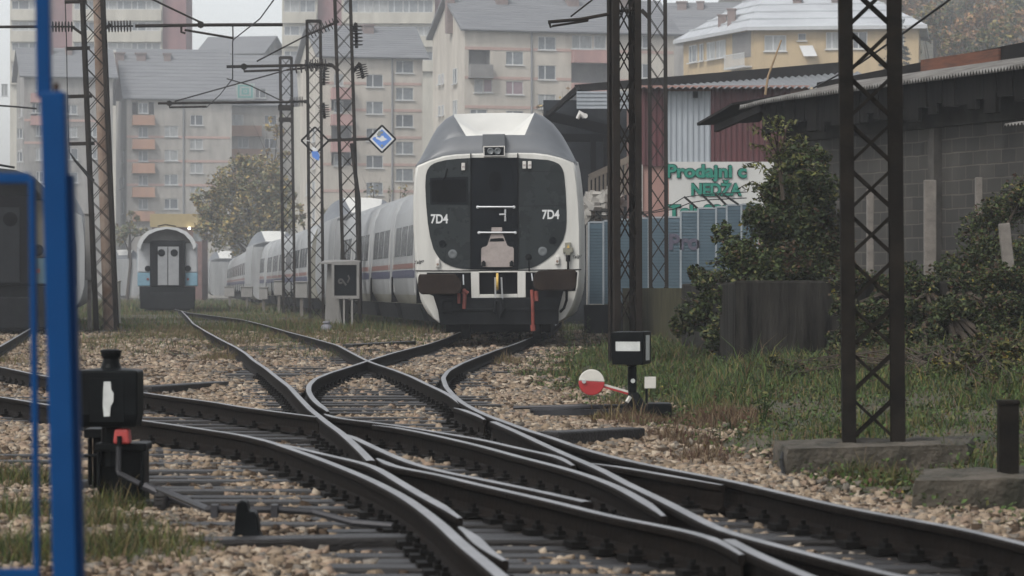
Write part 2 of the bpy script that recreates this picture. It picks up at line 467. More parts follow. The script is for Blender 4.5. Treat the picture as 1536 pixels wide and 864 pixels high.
def rail_path(px):
    P = np.array([((x - 768) * (FPX * .95 / (y - 432)) / FPX, FPX * .95 / (y - 432)) for x, y in px])
    seg = np.linalg.norm(np.diff(P, axis=0), axis=1); s = np.concatenate([[0], np.cumsum(seg)])
    # step grows with distance; smoothing keeps the traced shape
    n = max(8, int(s[-1] / .22)); n = min(n, 420)
    t = np.linspace(0, s[-1], n)
    X = np.interp(t, s, P[:, 0]); Y = np.interp(t, s, P[:, 1])
    step = t[1] - t[0]
    out = np.stack([X, Y], 1)
    for _ in range(2):
        pad = out.copy()
        for i in range(n):
            wdt = min(i, n - 1 - i, max(1, int((.16 + .011 * Y[i]) / step)))
            pad[i] = out[i - wdt:i + wdt + 1].mean(0)
        out = pad
    return out
PROF = [(-.070,.004),(.070,.004),(.070,.014),(.016,.032),(.0095,.050),(.0095,.122),(.034,.136),(.036,.160),(.028,.170),(0,.172),(-.028,.170),(-.036,.160),(-.034,.136),(-.0095,.122),(-.0095,.050),(-.016,.032),(-.070,.014)]
PM = [1,1,1,1,1,1,1,1,0,0,1,1,1,1,1,1,1]
PROF = [(a * .86, .172 - (.172 - z) * .84) for a, z in PROF]
PATHS, RAILO = {}, {}
TAPER0, TAPER1 = set('M I L1 L2 G K Q H'.split()), set('H I L2 G K Q M E D'.split())
for k, (px, lab) in RAILS.items():
    p = rail_path(px); PATHS[k] = p
    tng = np.gradient(p, axis=0); tng /= np.linalg.norm(tng, axis=1, keepdims=True)
    nr = np.stack([-tng[:, 1], tng[:, 0]], 1)
    lower = {'M': .003, 'L2': .002, 'I': .003, 'H': .0, 'K': .004, 'G': .003, 'D2': .004, 'D': .002, 'E': .001}.get(k, 0)
    sl = np.concatenate([[0], np.cumsum(np.linalg.norm(np.diff(p, axis=0), axis=1))])
    tp = np.ones(len(p))
    if k in TAPER0: tp = np.minimum(tp, np.clip(sl / .7, 0, 1))
    if k in TAPER1: tp = np.minimum(tp, np.clip((sl[-1] - sl) / .7, 0, 1))
    rings = [[(p[i, 0] + nr[i, 0] * a * (.42 + .58 * tp[i]), p[i, 1] + nr[i, 1] * a * (.42 + .58 * tp[i]), (z if z < .08 else z - .010 * (1 - tp[i]) ** 1.5) - lower) for a, z in PROF] for i in range(len(p))]
    b = MB(); b.loft(rings, PM)
    o = b.build('steel_rail', [M_STEEL_TOP, M_RAIL], loc=(float(p[len(p)//2, 0]), float(p[len(p)//2, 1]), 0))
    tag(o, lab, 'rail', 'rails of the crossing'); RAILO[k] = o

# ------------------------------------------------------------------ sleepers and rail chairs
def rail_x(k, d):
    p = PATHS[k]; Y = p[:, 1]
    if d < Y.min() or d > Y.max(): return None
    o = np.argsort(Y); return float(np.interp(d, Y[o], p[o, 0]))
SLEEP = []      # (x0,x1,d)
d = 11.0
while d < 62:
    hits = sorted([(rail_x(k, d), k) for k in PATHS if k != 'N' and rail_x(k, d) is not None])
    cl = []
    for x, k in hits:
        if cl and x - cl[-1][-1] < 1.75: cl[-1].append(x)
        else: cl.append([x])
    for c in cl:
        if c[-1] - c[0] < .5: c = [c[0] - .6, c[-1] + .6]
        if d > 42 and c[0] < -3: pass
        ext = random.choice([0, .5, 1.0, 1.25]) if (15 < d < 21.5 and c[0] > -2.6) else 0
        SLEEP.append((c[0] - .42 - ext, c[-1] + .42, d))
    d += (.36 if d < 15 else (.48 if d < 22 else .6)) * random.uniform(.9, 1.12)
protoS = {}
for n, (a, b_, d) in enumerate(SLEEP):
    L = b_ - a + random.uniform(-.1, .12)
    q = round(L * 2) / 2
    if q not in protoS:
        b = MB(); b.box(-q / 2, q / 2, -.105, .105, -.14, .0)
        o = b.build('railway_sleeper', [M_SLEEPER], bevel=.012); protoS[q] = o
    else:
        o = protoS[q].copy(); COL.objects.link(o)
    o.location = ((a + b_) / 2, d, random.uniform(.012, .034)); o.rotation_euler = (0, 0, R(random.uniform(-1.3, 1.3)))
    tag(o, 'dark wet wooden sleeper half buried in pale gravel under the rails', 'sleeper', 'wooden sleepers under the rails')
# extra long bearers reaching out of the track
for nm, (x0, y0, x1, y1, th), lab in [
    ('timber_bearer', (820, 656, 951, 649, .16), 'long wet timber bearer ending in the gravel below the red and white disc'),
    ('timber_bearer', (300, 806, 640, 800, .07), 'long timber bearer carrying the small black iron bracket'),
    ('lying_beam', (215, 580, 331, 572.5, .09), 'short beam lying loose on the gravel behind the black lantern'),
    ('lying_beam', (522, 519.5, 616, 514.5, .16), 'round edged beam lying in the grass in front of the white train')]:
    dd = gd((y0 + y1) / 2)
    p, q = W(x0, y0, gd(y0, .06)), W(x1, y1, gd(y1, .06))
    p.z = q.z = .02
    c = (p + q) / 2
    b = MB(); b.bar(p, q, .22, th)
    tag(b.build(nm, [M_SLEEPER], loc=tuple(c), bevel=.015), lab, 'timber')
# chairs: small iron blocks each side of a rail, children of the rail
b = MB()
b.box(-.12, .12, -.065, .065, .02, .046); b.box(.045, .080, -.035, .035, .046, .066); b.box(-.080, -.045, -.035, .035, .046, .066)
b.lathe([(.012, .06), (.012, .086)], (.064, 0, 0), 6); b.lathe([(.012, .06), (.012, .086)], (-.064, 0, 0), 6)
chair0 = b.build('rail_chair', [M_CHAIR])
first = True
cnt = {}
for (a, b_, d) in SLEEP:
    if d > 40: continue
    for k in PATHS:
        x = rail_x(k, d)
        if x is None or x < a or x > b_ or cnt.get(k, 0) >= 60: continue
        cnt[k] = cnt.get(k, 0) + 1
        o = chair0 if first else chair0.copy()
        if not first: COL.objects.link(o)
        first = False
        o.parent = RAILO[k]
        p = PATHS[k]; i = int(np.argmin(np.abs(p[:, 1] - d))); i = min(max(i, 1), len(p) - 2)
        t = p[i + 1] - p[i - 1]
        o.location = (x - RAILO[k].location.x, d - RAILO[k].location.y, 0)
        o.rotation_euler = (0, 0, math.atan2(t[1], t[0]) - math.pi / 2)

# ------------------------------------------------------------------ ballast stones (one mass)
def stones():
    pts, siz = [], []
    def band(d0, d1, dens, s):
        n = int(dens * .17 * (d1 * d1 - d0 * d0) * 1.0)
        u = RNG.random(n); d = np.sqrt(d0 * d0 + u * (d1 * d1 - d0 * d0))
        x = RNG.uniform(-1, 1, n) * (.165 * d + .5)
        e = xe(d) + .35 * np.sin(d * 1.3) + RNG.normal(0, .22, n)
        keep = x < e
        pts.append(np.stack([x, d], 1)[keep]); siz.append(np.full(keep.sum(), s))
    band(10.5, 20, 1700, .0255); band(20, 34, 900, .031); band(34, 52, 380, .040); band(52, 84, 100, .056)
    for d0, d1, dens, s in ((10.5, 24, 330, .034), (24, 60, 90, .05)):       # thinner spread beyond the sides of the photo
        n = int(dens * 2.6 * (d1 - d0)); d = RNG.uniform(d0, d1, n); x = -(.165 * d + .5) - RNG.random(n) * 2.6
        pts.append(np.stack([x, d], 1)); siz.append(np.full(n, s))
    p = np.concatenate(pts); s = np.concatenate(siz) * np.clip(RNG.lognormal(0, .34, len(p)), .5, 1.75)
    z = RNG.uniform(-.016, .010, len(p)) + .010 * np.sin(p[:, 0] * 3.1 + p[:, 1])
    core = (p[:, 1] < 17.5) & (p[:, 0] > -.25) & (p[:, 0] < xe(p[:, 1]) - .75)
    z[core] += .002
    # keep off rails, mostly off sleepers
    keep = np.ones(len(p), bool)
    dg = np.abs(p[:, 1][:, None])
    for k, q in PATHS.items():
        o = np.argsort(q[:, 1]); X = np.interp(p[:, 1], q[o, 1], q[o, 0], left=1e6, right=1e6)
        keep &= ~(np.abs(p[:, 0] - X) < .085)
        near = np.abs(p[:, 0] - X) < .24
        z[near] -= .012
    for (a, b_, d) in SLEEP:
        on = (np.abs(p[:, 1] - d) < .125) & (p[:, 0] > a) & (p[:, 0] < b_)
        r = RNG.random(len(p)) < (.94 if d < 24 else .85)
        keep &= ~(on & r)
    # sparse on the weedy left middle
    weedy = (p[:, 1] > 62) & (RNG.random(len(p)) < .55)
    keep &= ~weedy
    p, s, z = p[keep], s[keep], z[keep]
    n = len(p)
    cube = np.array([[-1,-1,-1],[1,-1,-1],[1,1,-1],[-1,1,-1],[-1,-1,1],[1,-1,1],[1,1,1],[-1,1,1]], float) * .5
    faces = np.array([[3,2,1,0],[4,5,6,7],[0,1,5,4],[1,2,6,5],[2,3,7,6],[3,0,4,7]])
    v = cube[None] + RNG.uniform(-.30, .30, (n, 8, 3))
    v *= np.stack([RNG.uniform(.75, 1.25, n), RNG.uniform(.75, 1.25, n), RNG.uniform(.5, .85, n)], 1)[:, None, :] * s[:, None, None]
    ang = RNG.uniform(0, 6.28, n); c, sn = np.cos(ang)[:, None], np.sin(ang)[:, None]
    tl = RNG.normal(0, .6, n); ct, st_ = np.cos(tl)[:, None], np.sin(tl)[:, None]
    y2, z2 = v[..., 1] * ct - v[..., 2] * st_, v[..., 1] * st_ + v[..., 2] * ct
    x3, y3 = v[..., 0] * c - y2 * sn, v[..., 0] * sn + y2 * c
    V = np.stack([x3 + p[:, 0:1], y3 + p[:, 1:2], z2 + (z + ground_h(p[:, 0], p[:, 1]) + .03)[:, None]], -1)
    loops = (faces[None] + (np.arange(n) * 8)[:, None, None]).ravel()
    cols = [((.245, .188, .132), .28), ((.165, .122, .080), .28), ((.125, .108, .088), .28), ((.32, .265, .20), .22), ((.052, .037, .026), .3), ((.205, .146, .102), .28)]
    ms = [mat('stone_%s' % nm, c_, .85, var=v_, scale=9) for nm, (c_, v_) in zip(['beige', 'tan', 'grey', 'pale', 'dark', 'pink'], cols)]
    pa = np.array([.25, .23, .15, .13, .10, .14]); pb = np.array([.10, .24, .18, .03, .36, .09])
    q = np.sin(p[:, 0] * 2.2 + np.sin(p[:, 1] * .9)) * np.sin(p[:, 1] * .8 + 1.7 * np.sin(p[:, 0] * 1.3)) + RNG.normal(0, .35, n)
    mi = np.where(q > .35, RNG.choice(6, n, p=pb), RNG.choice(6, n, p=pa))
    mi = np.repeat(mi, 6)
    o = np_mesh('ballast_gravel', V.reshape(-1, 3), loops, np.full(n * 6, 4), ms, mi)
    tag(o, 'pale beige gravel ballast between the tracks', None, kind='stuff')
    return n
NST = stones()

# ------------------------------------------------------------------ grass and weeds (masses)
def blades(name, x, y, h, wd, mats, weights, label, bend=.45, zoff=0.0):
    n = len(x)
    z = ground_h(x, y) + zoff
    az = RNG.uniform(0, 6.28, n); fx, fy = np.cos(az), np.sin(az)
    lean = RNG.uniform(.1, 1, n) * bend * h
    la = RNG.uniform(0, 6.28, n); lx, ly = np.cos(la) * lean, np.sin(la) * lean
    B = np.stack([x, y, z - .02], 1); S = np.stack([fx, fy, 0 * fx], 1) * (wd * .5)[:, None]
    Mid = B + np.stack([lx * .35, ly * .35, h * .58], 1); Tip = B + np.stack([lx, ly, h * (1 - .25 * RNG.random(n) * bend)], 1)
    v = np.stack([B - S, B + S, Mid + S * .75, Mid - S * .75, Tip], 1)
    base = (np.arange(n) * 5)[:, None]
    loops = np.concatenate([base + np.array([0, 1, 2, 3]), base + np.array([3, 2, 4])], 1).ravel()
    sizes = np.tile([4, 3], n)
    mi = np.repeat(RNG.choice(len(mats), n, p=weights), 2)
    o = np_mesh(name, v.reshape(-1, 3), loops, sizes, mats, mi)
    tag(o, label, None, kind='stuff')
    return o
def in_view(n, d0, d1, xlo, xhi, margin=.6):
    d = np.sqrt(d0 * d0 + RNG.random(n) * (d1 * d1 - d0 * d0))
    lim = .16 * d + margin
    a = np.maximum(xlo(d), -lim); b = np.minimum(xhi(d), lim)
    ok = b > a
    d, a, b = d[ok], a[ok], b[ok]
    return a + RNG.random(len(d)) * (b - a), d
def clump(x, y, sc=1.4, ph=0.0):
    return .5 + .5 * np.sin(x * sc * 1.9 + 1.3 * np.sin(y * sc * .6 + ph)) * np.sin(y * sc + ph + np.sin(x * sc))
# right hand bank
x, y = in_view(430000, 11.5, 62, lambda d: xe(d) - .05, lambda d: 0 * d + 14, margin=2.6)
far_in = x - xe(y) + RNG.normal(0, .15, len(x))
cl = clump(x, y)
cl = cl * (.45 + .55 * clump(x, y, .6, .7))
keep = (RNG.random(len(x)) < np.clip(.15 + far_in * 1.1, 0, 1) * np.clip(.34 + 1.2 * cl, 0, 1))
x, y, cl, far_in = x[keep], y[keep], cl[keep], far_in[keep]
h = (.028 + .10 * cl * np.clip(far_in / 1.2, .25, 1)) * RNG.lognormal(0, .42, len(x)) * np.where(y > 30, 1.25, 1.0)
blades('bank_grass', x, y, h, .0045 + .00022 * y, M_GRASS + M_WEED[:1], [.30, .36, .13, .13, .08], 'green grass covering the bank right of the tracks', bend=.85)
# low broad leafed weeds in the bank
x, y = in_view(70000, 13.5, 60, lambda d: xe(d) - .1, lambda d: 0 * d + 12)
k = RNG.random(len(x)) < clump(x, y, 2.3, 2.0) ** 1.5
x, y = x[k], y[k]
o = leaf_cloud('bank_weeds', np.stack([x, y, ground_h(x, y) + RNG.uniform(.0, .12, len(x))], 1), .034, M_LEAF + M_GRASS[:1] + M_WEED[1:2], weights=[.10, .24, .12, .05, .006, .014, .44, .03])
tag(o, 'low broad leaved weeds mixed into the bank grass', None, kind='stuff')
# brown and reddish weeds at the gravel edge and under the train
def patch(name, spots, mats, weights, label, n, hh, wd):
    X, Y, H = [], [], []
    for (px, py, rx, ry, f) in spots:
        dd = gd(py); cx = (px - 768) * dd / FPX
        m_ = int(n * f)
        r = np.sqrt(RNG.random(m_)); a = RNG.uniform(0, 6.28, m_)
        X.append(cx + r * np.cos(a) * rx); Y.append(dd + r * np.sin(a) * ry); H.append(hh * (1.15 - r * .7) * RNG.lognormal(0, .35, m_))
    X, Y, H = map(np.concatenate, (X, Y, H))
    return blades(name, X, Y, H, np.full(len(X), wd), mats, weights, label, bend=.7)
patch('red_weeds', [(1075, 632, .5, 1.6, 1.2), (1010, 660, .35, 1.0, .6), (960, 636, .3, 1.2, .6), (760, 515, .9, 3, 1.2), (690, 518, .4, 2, .3), (830, 520, .6, 3, .8), (1060, 690, .3, .8, .4), (1330, 590, .6, 3, .8)], M_WEED, [.45, .3, .25], 'reddish brown weeds at the edge of the gravel', 4200, .11, .009)
patch('dry_weeds', [(290, 505, .9, 6, 1.2), (330, 540, .35, 2.5, .6), (250, 500, 1.2, 8, 1), (430, 506, 1.2, 7, 1.0), (520, 505, 1.4, 5, 1.0), (450, 485, 2, 8, 1), (930, 625, .35, 1.2, .8), (760, 545, .3, 2, .3), (350, 520, .5, 3, .4), (30, 545, 1.0, 4, .5), (640, 500, .9, 4, .6), (610, 575, .2, 1.0, .25), (100, 520, 1.4, 5, .6)], M_WEED + M_GRASS[2:4], [.35, .08, .25, .2, .12], 'dry brown weeds between the tracks', 3600, .15, .011)
patch('tuft_grass', [(170, 762, .22, .35, .5), (150, 800, .3, .4, .6), (210, 835, .35, .5, .8), (150, 850, .45, .5, .8), (20, 720, .55, .6, 1.0), (30, 780, .5, .6, 1.0), (15, 840, .5, .6, 1.0), (70, 850, .4, .5, .8), (1290, 715, .25, .12, .22), (1420, 705, .2, .12, .18), (1340, 722, .25, .08, .12)], M_GRASS + M_WEED[:1], [.10, .34, .20, .20, .16], 'tufts of green grass around the blue gate and the concrete footing', 9000, .11, .006)
x, y = in_view(34000, 150, 270, lambda d: -.16 * d - 1, lambda d: -.03 * d)
blades('far_grass', x, y, .2 * RNG.lognormal(0, .35, len(x)), np.full(len(x), .06), M_GRASS + M_WEED[:1], [.30, .18, .2, .18, .14], 'hazy grass between the farthest tracks of the yard')
# mid distance grass between the carriage track and the white train, and the far yard
x, y = in_view(80000, 62, 150, lambda d: -.16 * d - 1, lambda d: xe(d) + 2.0)
k = RNG.random(len(x)) < np.clip(clump(x, y, .35, 1.0) * 1.3 - .12, 0, 1)
x, y = x[k], y[k]
blades('yard_grass', x, y, .11 * RNG.lognormal(0, .35, len(x)), np.full(len(x), .024), M_GRASS + M_WEED[:1], [.28, .18, .2, .18, .16], 'grass growing over the far tracks of the yard')
x, y = in_view(90000, 50, 92, lambda d: -8.6 + (d - 50) * -.03, lambda d: np.interp(d, [50, 56, 62, 75, 92], [-2.6, -1.6, -1.9, -2.0, -3.2]))
k = RNG.random(len(x)) < np.clip(clump(x, y, .55, 2.2) * 1.5 - .30 + .5 * smooth01((y - 56) / 14), 0, 1)
x, y = x[k], y[k]
blades('strip_grass', x, y, .085 * RNG.lognormal(0, .45, len(x)), np.full(len(x), .014), M_GRASS + M_WEED, [.16, .17, .17, .16, .20, .04, .10], 'low dry grass in the strip between the tracks and the silver coaches', bend=.8)
x, y = in_view(9000, 78, 100, lambda d: -8 + 0 * d, lambda d: -1.5 + 0 * d)
blades('verge_grass', x, y, .15 * RNG.lognormal(0, .4, len(x)), np.full(len(x), .02), M_GRASS + M_WEED[:1], [.30, .15, .2, .2, .15], 'taller grass along the foot of the silver coaches')
# ------------------------------------------------------------------ white end car (front at local y=0, body goes back along +y)
CX, S0 = 743.0, 81.0
def fx(px): return (px - CX) / S0
def fz(py): return 1.122 + (432 - py) / S0
def fp(pts): return [(fx(a), fz(b)) for a, b in pts]
ROOFL = fp([(623,247),(630,235.6),(641.7,212.5),(653,191.7),(667,177.8),(680,171),(704,167.4),(743,166),(775,166.4),(799,168),(815,175.5),(829,187),(841,203),(852,221.8),(862.7,242.6)])
LOWER = fp([(862.7,242.6),(866,258),(868.5,277),(871,305),(872.5,340),(873,401),(871,431),(866,450),(861,463.5),(852,475),(842,482),(836,485),(662,485.5),(657,484),(648,477),(639,467),(633,457),(629.5,449),(625,424),(622,405),(618.8,343),(618.5,298),(620.5,265),(623,247)])
def dome(b, hump=1.0, tail=True):
    rx = [p[0] for p in ROOFL]; rz_ = [p[1] for p in ROOFL]
    x0, x1, z0, z1 = rx[0], rx[-1], rz_[0], rz_[-1]
    def prof(y, k, fl, scale=1.0):
        sh = lambda x: z0 + (z1 - z0) * (x - x0) / (x1 - x0)
        sf = lambda x: sh(x) + (np.interp(x, rx, rz_) - sh(x)) * k
        t = min(1, max(0, (k - .55) / .45))
        xl, xr = -.55 - .23 * t, .54 + .15 * t
        a, c = -.34, .30
        pts = [(x0 + (xl - x0) * i / 9, sf(x0 + (xl - x0) * i / 9)) for i in range(10)]
        z_ = lambda x: sf(x) - fl
        pts += [(a, z_(a)), (c, z_(c))]
        pts += [(xr + (x1 - xr) * i / 9, sf(xr + (x1 - xr) * i / 9)) for i in range(10)]
        pts += [(x1, z1 - .05), (x0, z0 - .05)]
        return [(x * scale, y, z) for x, z in pts]
    secs = [prof(.035, .235, 0, .985), prof(.08, .33, 0), prof(.15, .44, 0), prof(.24, .55, 0)]
    b.loft(secs, 1, cap=True)
    secs2 = [prof(.24, .55, 0), prof(.32, .66, .09, 1.006), prof(.43, .79, .20, 1.012), prof(.56, .91, .29, 1.017), prof(.74, 1.0, .345, 1.022), prof(1.0, 1.055, .36, 1.027), prof(1.7, 1.06, .0, 1.03), prof(4.0, 1.03, .0, 1.03), prof(6.0, .45, 0, 1.03), prof(8.0, .22, 0, 1.03), prof(12.6, .22, 0, 1.03)]
    n = len(secs2[0])
    mi = [1] * n
    for i in (9, 10, 11): mi[i] = 2
    b.loft(secs2, mi, cap=True)
def end_car(front=True):
    root = local('end_car', None, 'railway car')
    b = MB()
    cz = 2.1
    def sec(y, s):
        arch = []
        for i in range(1, 12):
            x = ROOFL[0][0] + (ROOFL[-1][0] - ROOFL[0][0]) * i / 12
            sh = ROOFL[0][1] + (ROOFL[-1][1] - ROOFL[0][1]) * i / 12
            arch.append((x, sh + (np.interp(x, [p[0] for p in ROOFL], [p[1] for p in ROOFL]) - sh) * .22))
        loop = LOWER[:-1] + [LOWER[-1]] + arch
        return [(x * s, y, cz + (z - cz) * (s if z > .6 else 1)) for x, z in loop]
    b.loft([sec(0, .966), sec(.03, .983), sec(.10, .995), sec(.3, 1.0), sec(1.5, 1.035), sec(12.6, 1.035)], 0)
    b.build('body', [M_WHITE if front else M_SILVER], root, smooth=True)
    b = MB(); dome(b)
    b.build('roof_dome', [M_GREY, M_GREY, M_SCOOP], root, smooth=True)
    if not front:
        for sg in (-1, 1):
            xx = lambda z: np.interp(z, [.9, 1.6, 2.4, 3.3], [1.52, 1.60, 1.60, 1.53])
            for nm, z0, z1, m_ in (('red_stripe', 1.60, 1.76, M_STRIPE_R), ('blue_stripe', 1.38, 1.58, M_STRIPE_B)):
                b = MB(); b.loft([[(sg * (xx(z) + .02), y, z) for z in (z0, z1)] + [(sg * 1.3, y, z) for z in (z1, z0)] for y in (2.0, 12.5)], 0); b.build(nm, [m_], root)
            for y0 in (3.4, 5.6, 7.8, 10.0):
                b = MB(); b.loft([[(sg * (xx(z) + .025), y, z) for z in (1.95, 2.3, 2.72)] + [(sg * 1.3, y, z) for z in (2.72, 2.3, 1.95)] for y in (y0, y0 + 1.7)], 0); b.build('window', [M_CWIN], root)
        return root
    # glossy black front panel
    pan = fp([(705,237),(687,238),(669,240),(658,242.5),(651,245),(645,249),(641,255),(638.6,263),(637.8,280),(639,305),(641.7,335),(645,355),(650,373),(655,382),(660,389),(667,394.5),(676,399),(684,401.5),(693,403),(711,404.3),(743,405),(783,403.5),(797,402),(805,398.5),(813,394),(823,387),(831.5,380),(839,369.5),(845,359),(848.5,346),(849.8,331),(849.5,312),(848.3,285),(846.5,266),(845.5,259),(844,254),(841.5,249.5),(838.5,246),(831,242.5),(822,240),(800,238.4),(777,237)])
    b = MB(); b.prism(pan, -.014, .02); b.build('front_panel', [M_BLACK], root)
    # thin seal around
    # corridor door bay
    b = MB(); b.prism(fp([(706,236.5),(777,236.5),(777,404.2),(706,404.2)]), -.022, -.002); bay = b.build('door_bay', [M_BLACK2], root)
    for gx in (706.3, 776.7):
        b = MB(); b.prism(fp([(gx - .9, 230), (gx + .9, 230), (gx + .9, 404), (gx - .9, 404)]), -.040, -.020); b.build('door_seal', [M_INK], root)
    b = MB(); b.prism(fp([(717,247),(769,246.5),(770,402),(716,402)]), -.040, -.021); door = b.build('corridor_door', [M_BLACK2], root)
    b = MB()
    ov = [(743 + 11.5 * math.copysign(abs(math.cos(a)) ** .75, math.cos(a)), 272 + 17.5 * math.copysign(abs(math.sin(a)) ** .75, math.sin(a))) for a in [2 * math.pi * i / 28 for i in range(28)]]
    b.prism(fp(ov), -.052, -.039, 0)
    b.prism(fp([(743 + (x - 743) * .8, 272 + (y - 272) * .84) for x, y in ov]), -.055, -.05, 1)
    b.build('oval_window', [M_BLACK2, M_GLASS], door)
    b = MB(); b.tube([(fx(758), -.06, fz(314)), (fx(758), -.06, fz(332))], .022, 6); b.bar((fx(749), -.075, fz(321.5)), (fx(759), -.075, fz(321.5)), .02, .028)
    b.build('handle', [M_CHROME], door)
    for (hx0, hx1, hy) in ((716, 771.5, 310.7), (718, 773.5, 349)):
        b = MB(); b.tube([(fx(hx0), -.085, fz(hy)), (fx(hx1), -.085, fz(hy))], .019, 8)
        for q in (hx0 + .7, hx1 - .7): b.tube([(fx(q), -.02, fz(hy)), (fx(q), -.09, fz(hy))], .03, 8)
        b.build('handrail', [M_CHROME], root)
    b = MB()
    pl = [(737.5,341),(753,341),(753.4,349),(761,368),(764.5,370),(769,370.5),(770.8,373),(770.8,398),(768,400.5),(725,400.5),(722,398),(722,373),(724,371),(729,369.5),(731.5,367.5),(737,350)]
    b.prism(fp(pl), -.060, -.041); fp_ = b.build('fold_plate', [M_PLATE], root)
    b = MB()
    for q in (725.5, 767.5):
        b.box(fx(q - 3), fx(q + 3), -.085, -.058, fz(399.5), fz(393)); b.tube([(fx(q), -.07, fz(394)), (fx(q), -.07, fz(391))], .02, 6)
    b.prism(fp([(736,358),(755,357),(757,362),(734,362.5)]), -.0635, -.058)
    b.build('hinge', [M_DARK], fp_)
    # windscreen, left
    b = MB(); b.prism(fp([(645,267),(702,265),(702.5,307),(645.5,306.5)]), -.020, -.012, 0); b.prism(fp([(647.5,270.5),(699,269),(699.5,303.5),(648,303)]), -.024, -.019, 1)
    b.build('windscreen', [M_BLACK2, M_GLASS], root)
    b = MB(); b.tube([(fx(671), -.03, fz(253)), (fx(668), -.04, fz(266)), (fx(664), -.035, fz(269))], .012, 6); b.build('wiper', [M_INK], root)
    b = MB(); b.prism(fp([(779,256),(845,258),(845.3,258.8),(779,256.8)]), -.0165, -.0135); b.prism(fp([(779,309),(848.5,308),(848.5,308.8),(779,309.8)]), -.0165, -.0135); b.build('panel_joint', [M_INK], root)
    # lamps
    for q, y_ in ((695, 250), (786.6, 247.5), (794.6, 247.5)):
        b = MB(); b.lathe([(.018,-.02),(.03,-.035),(.036,-.04)], (fx(q), 0, fz(y_)), 8, axis='y')
        b.box(fx(q - 2.7), fx(q + 2.7), -.055, -.012, fz(y_ + 5.6), fz(y_ - 5.6)); lmp = b.build('marker_lamp', [M_LAMPW], root, bevel=.012)
        b = MB(); b.box(fx(q - 2), fx(q + 2), -.060, -.054, fz(y_ + 1.4), fz(y_ - .8)); b.build('lens', [M_PLATE], lmp)
    for q, y_ in ((679, 381), (814, 377), (664, 366), (829, 361)):
        b = MB(); r_ = .085 if y_ > 370 else .07
        b.lathe([(r_, -.012), (r_, -.020), (r_ * .86, -.024), (r_ * .45, -.020), (.001, -.019)], (fx(q), 0, fz(y_)), 20, axis='y')
        b.build('headlamp', [M_BLACK2 if y_ < 370 else M_LENS], root, smooth=True)
    # top light box with two lenses and its grey hood
    b = MB(); b.prism(fp([(724,201.5),(757.5,201),(758,219.5),(723.5,220)]), -.06, .9); b.build('light_hood', [M_GREY], root, bevel=.01)
    b = MB(); b.prism(fp([(725,219.6),(757.5,219),(757.5,234.5),(725.5,235)]), -.075, .3, 0)
    o_ = fp([(726.5,221),(756,220.5),(756,233),(727,233.5)]); b.prism(o_, -.08, -.07, 1)
    tl = b.build('top_light', [M_LAMPW, M_BLACK2], root, bevel=.004)
    for q in (736, 746.7):
        b = MB(); b.lathe([(.062, -.08), (.062, -.095), (.05, -.10), (.03, -.09), (.001, -.088)], (fx(q), 0, fz(227)), 18, axis='y'); b.build('lens', [M_LENS], tl, smooth=True)
    # lettering
    for q, y_ in ((659, 329), (826, 322.5)):
        t = text_mesh('lettering', '7D4', .232, M_LETTER, root, offset=.006, extrude=.003, sx=.80); t.location = (fx(q), -.018, fz(y_))
    for q, y_ in ((627.5, 393), (864.5, 385)):
        t = text_mesh('script_lettering', 'Talgo', .085, M_INK, root, extrude=.003, shear=.45); t.location = (fx(q) + .0, -.004, fz(y_)); t.rotation_euler = (0, R(-14), 0)
    # lower front: joint line, flat black plate painting the cavity's shade, frame
    b = MB(); b.prism(fp([(623,405.4),(711,405.4),(872,403.4),(872,404.8),(711,406.8),(623,406.8)]), -.012, .02); b.build('joint_line', [M_INK], root)
    b = MB(); b.prism(fp([(640,409),(866,408),(863,436),(845,437),(838,464),(838,486.5),(660,486.5),(657,466),(650,444),(641,440)]), -.006, .03); b.build('nose_recess_shade', [M_INK], root)
    b = MB()
    b.prism(fp([(706.5,408),(719,408),(719.5,447.5),(707.5,447.5)]), -.10, .02); b.prism(fp([(776.5,407.5),(788.7,407),(788.7,446),(776.5,446.5)]), -.10, .02)
    b.prism(fp([(719.3,441.5),(776.3,440.8),(776.3,446.3),(719.3,447.3)]), -.098, .02); b.prism(fp([(719.3,406.8),(776.3,406.4),(776.3,408.6),(719.3,409)]), -.098, .02)
    b.build('coupling_frame', [M_WHITE], root, bevel=.008)
    b = MB(); b.prism(fp([(660,447),(838,446),(838,486.5),(660,487)]), -.16, .0); b.prism(fp([(662,463),(836,462),(836,466),(662,467)]), -.20, -.155)
    b.prism(fp([(666,452),(679,452),(679,470),(666,470)]), -.19, -.15)
    b.build('plough', [M_DARK], root, bevel=.01)
    # buffers
    for pts, nm in (([(631,411.5),(684,411),(690,417),(694,424),(694.5,431),(691,437),(686,441.5),(634,441.5),(630,437),(628.8,426),(629.3,416)], 0), ([(862,404),(808,406.5),(803,411),(800,418),(800.5,428),(805,434),(811,436),(859,435),(864,431),(865,420),(864.5,408)], 0)):
        b = MB(); b.prism(fp(pts), -.52, -.40, 0)
        c = fp([(sum(p[0] for p in pts) / len(pts), sum(p[1] for p in pts) / len(pts))])[0]
        b.lathe([(.11, -.40), (.11, -.18), (.15, -.17), (.15, .0)], (c[0], 0, c[1]), 14, axis='y')
        b.build('buffer', [M_BUFFER], root, bevel=.02)
    # hook with yellow wheel, two levers
    b = MB(); b.lathe([(.13, -.02), (.16, -.02), (.16, .02), (.13, .02)], (fx(746.5), -.22, fz(422.5)), 20, axis='x'); b.build('brake_wheel', [M_YEL], root)
    b = MB()
    for q in (743.2, 752.6): b.bar((fx(q), -.24, fz(416)), (fx(q + (1.5 if q > 745 else .5)), -.22, fz(449)), .03, .03)
    b.build('coupling_lever', [M_CHROME], root)
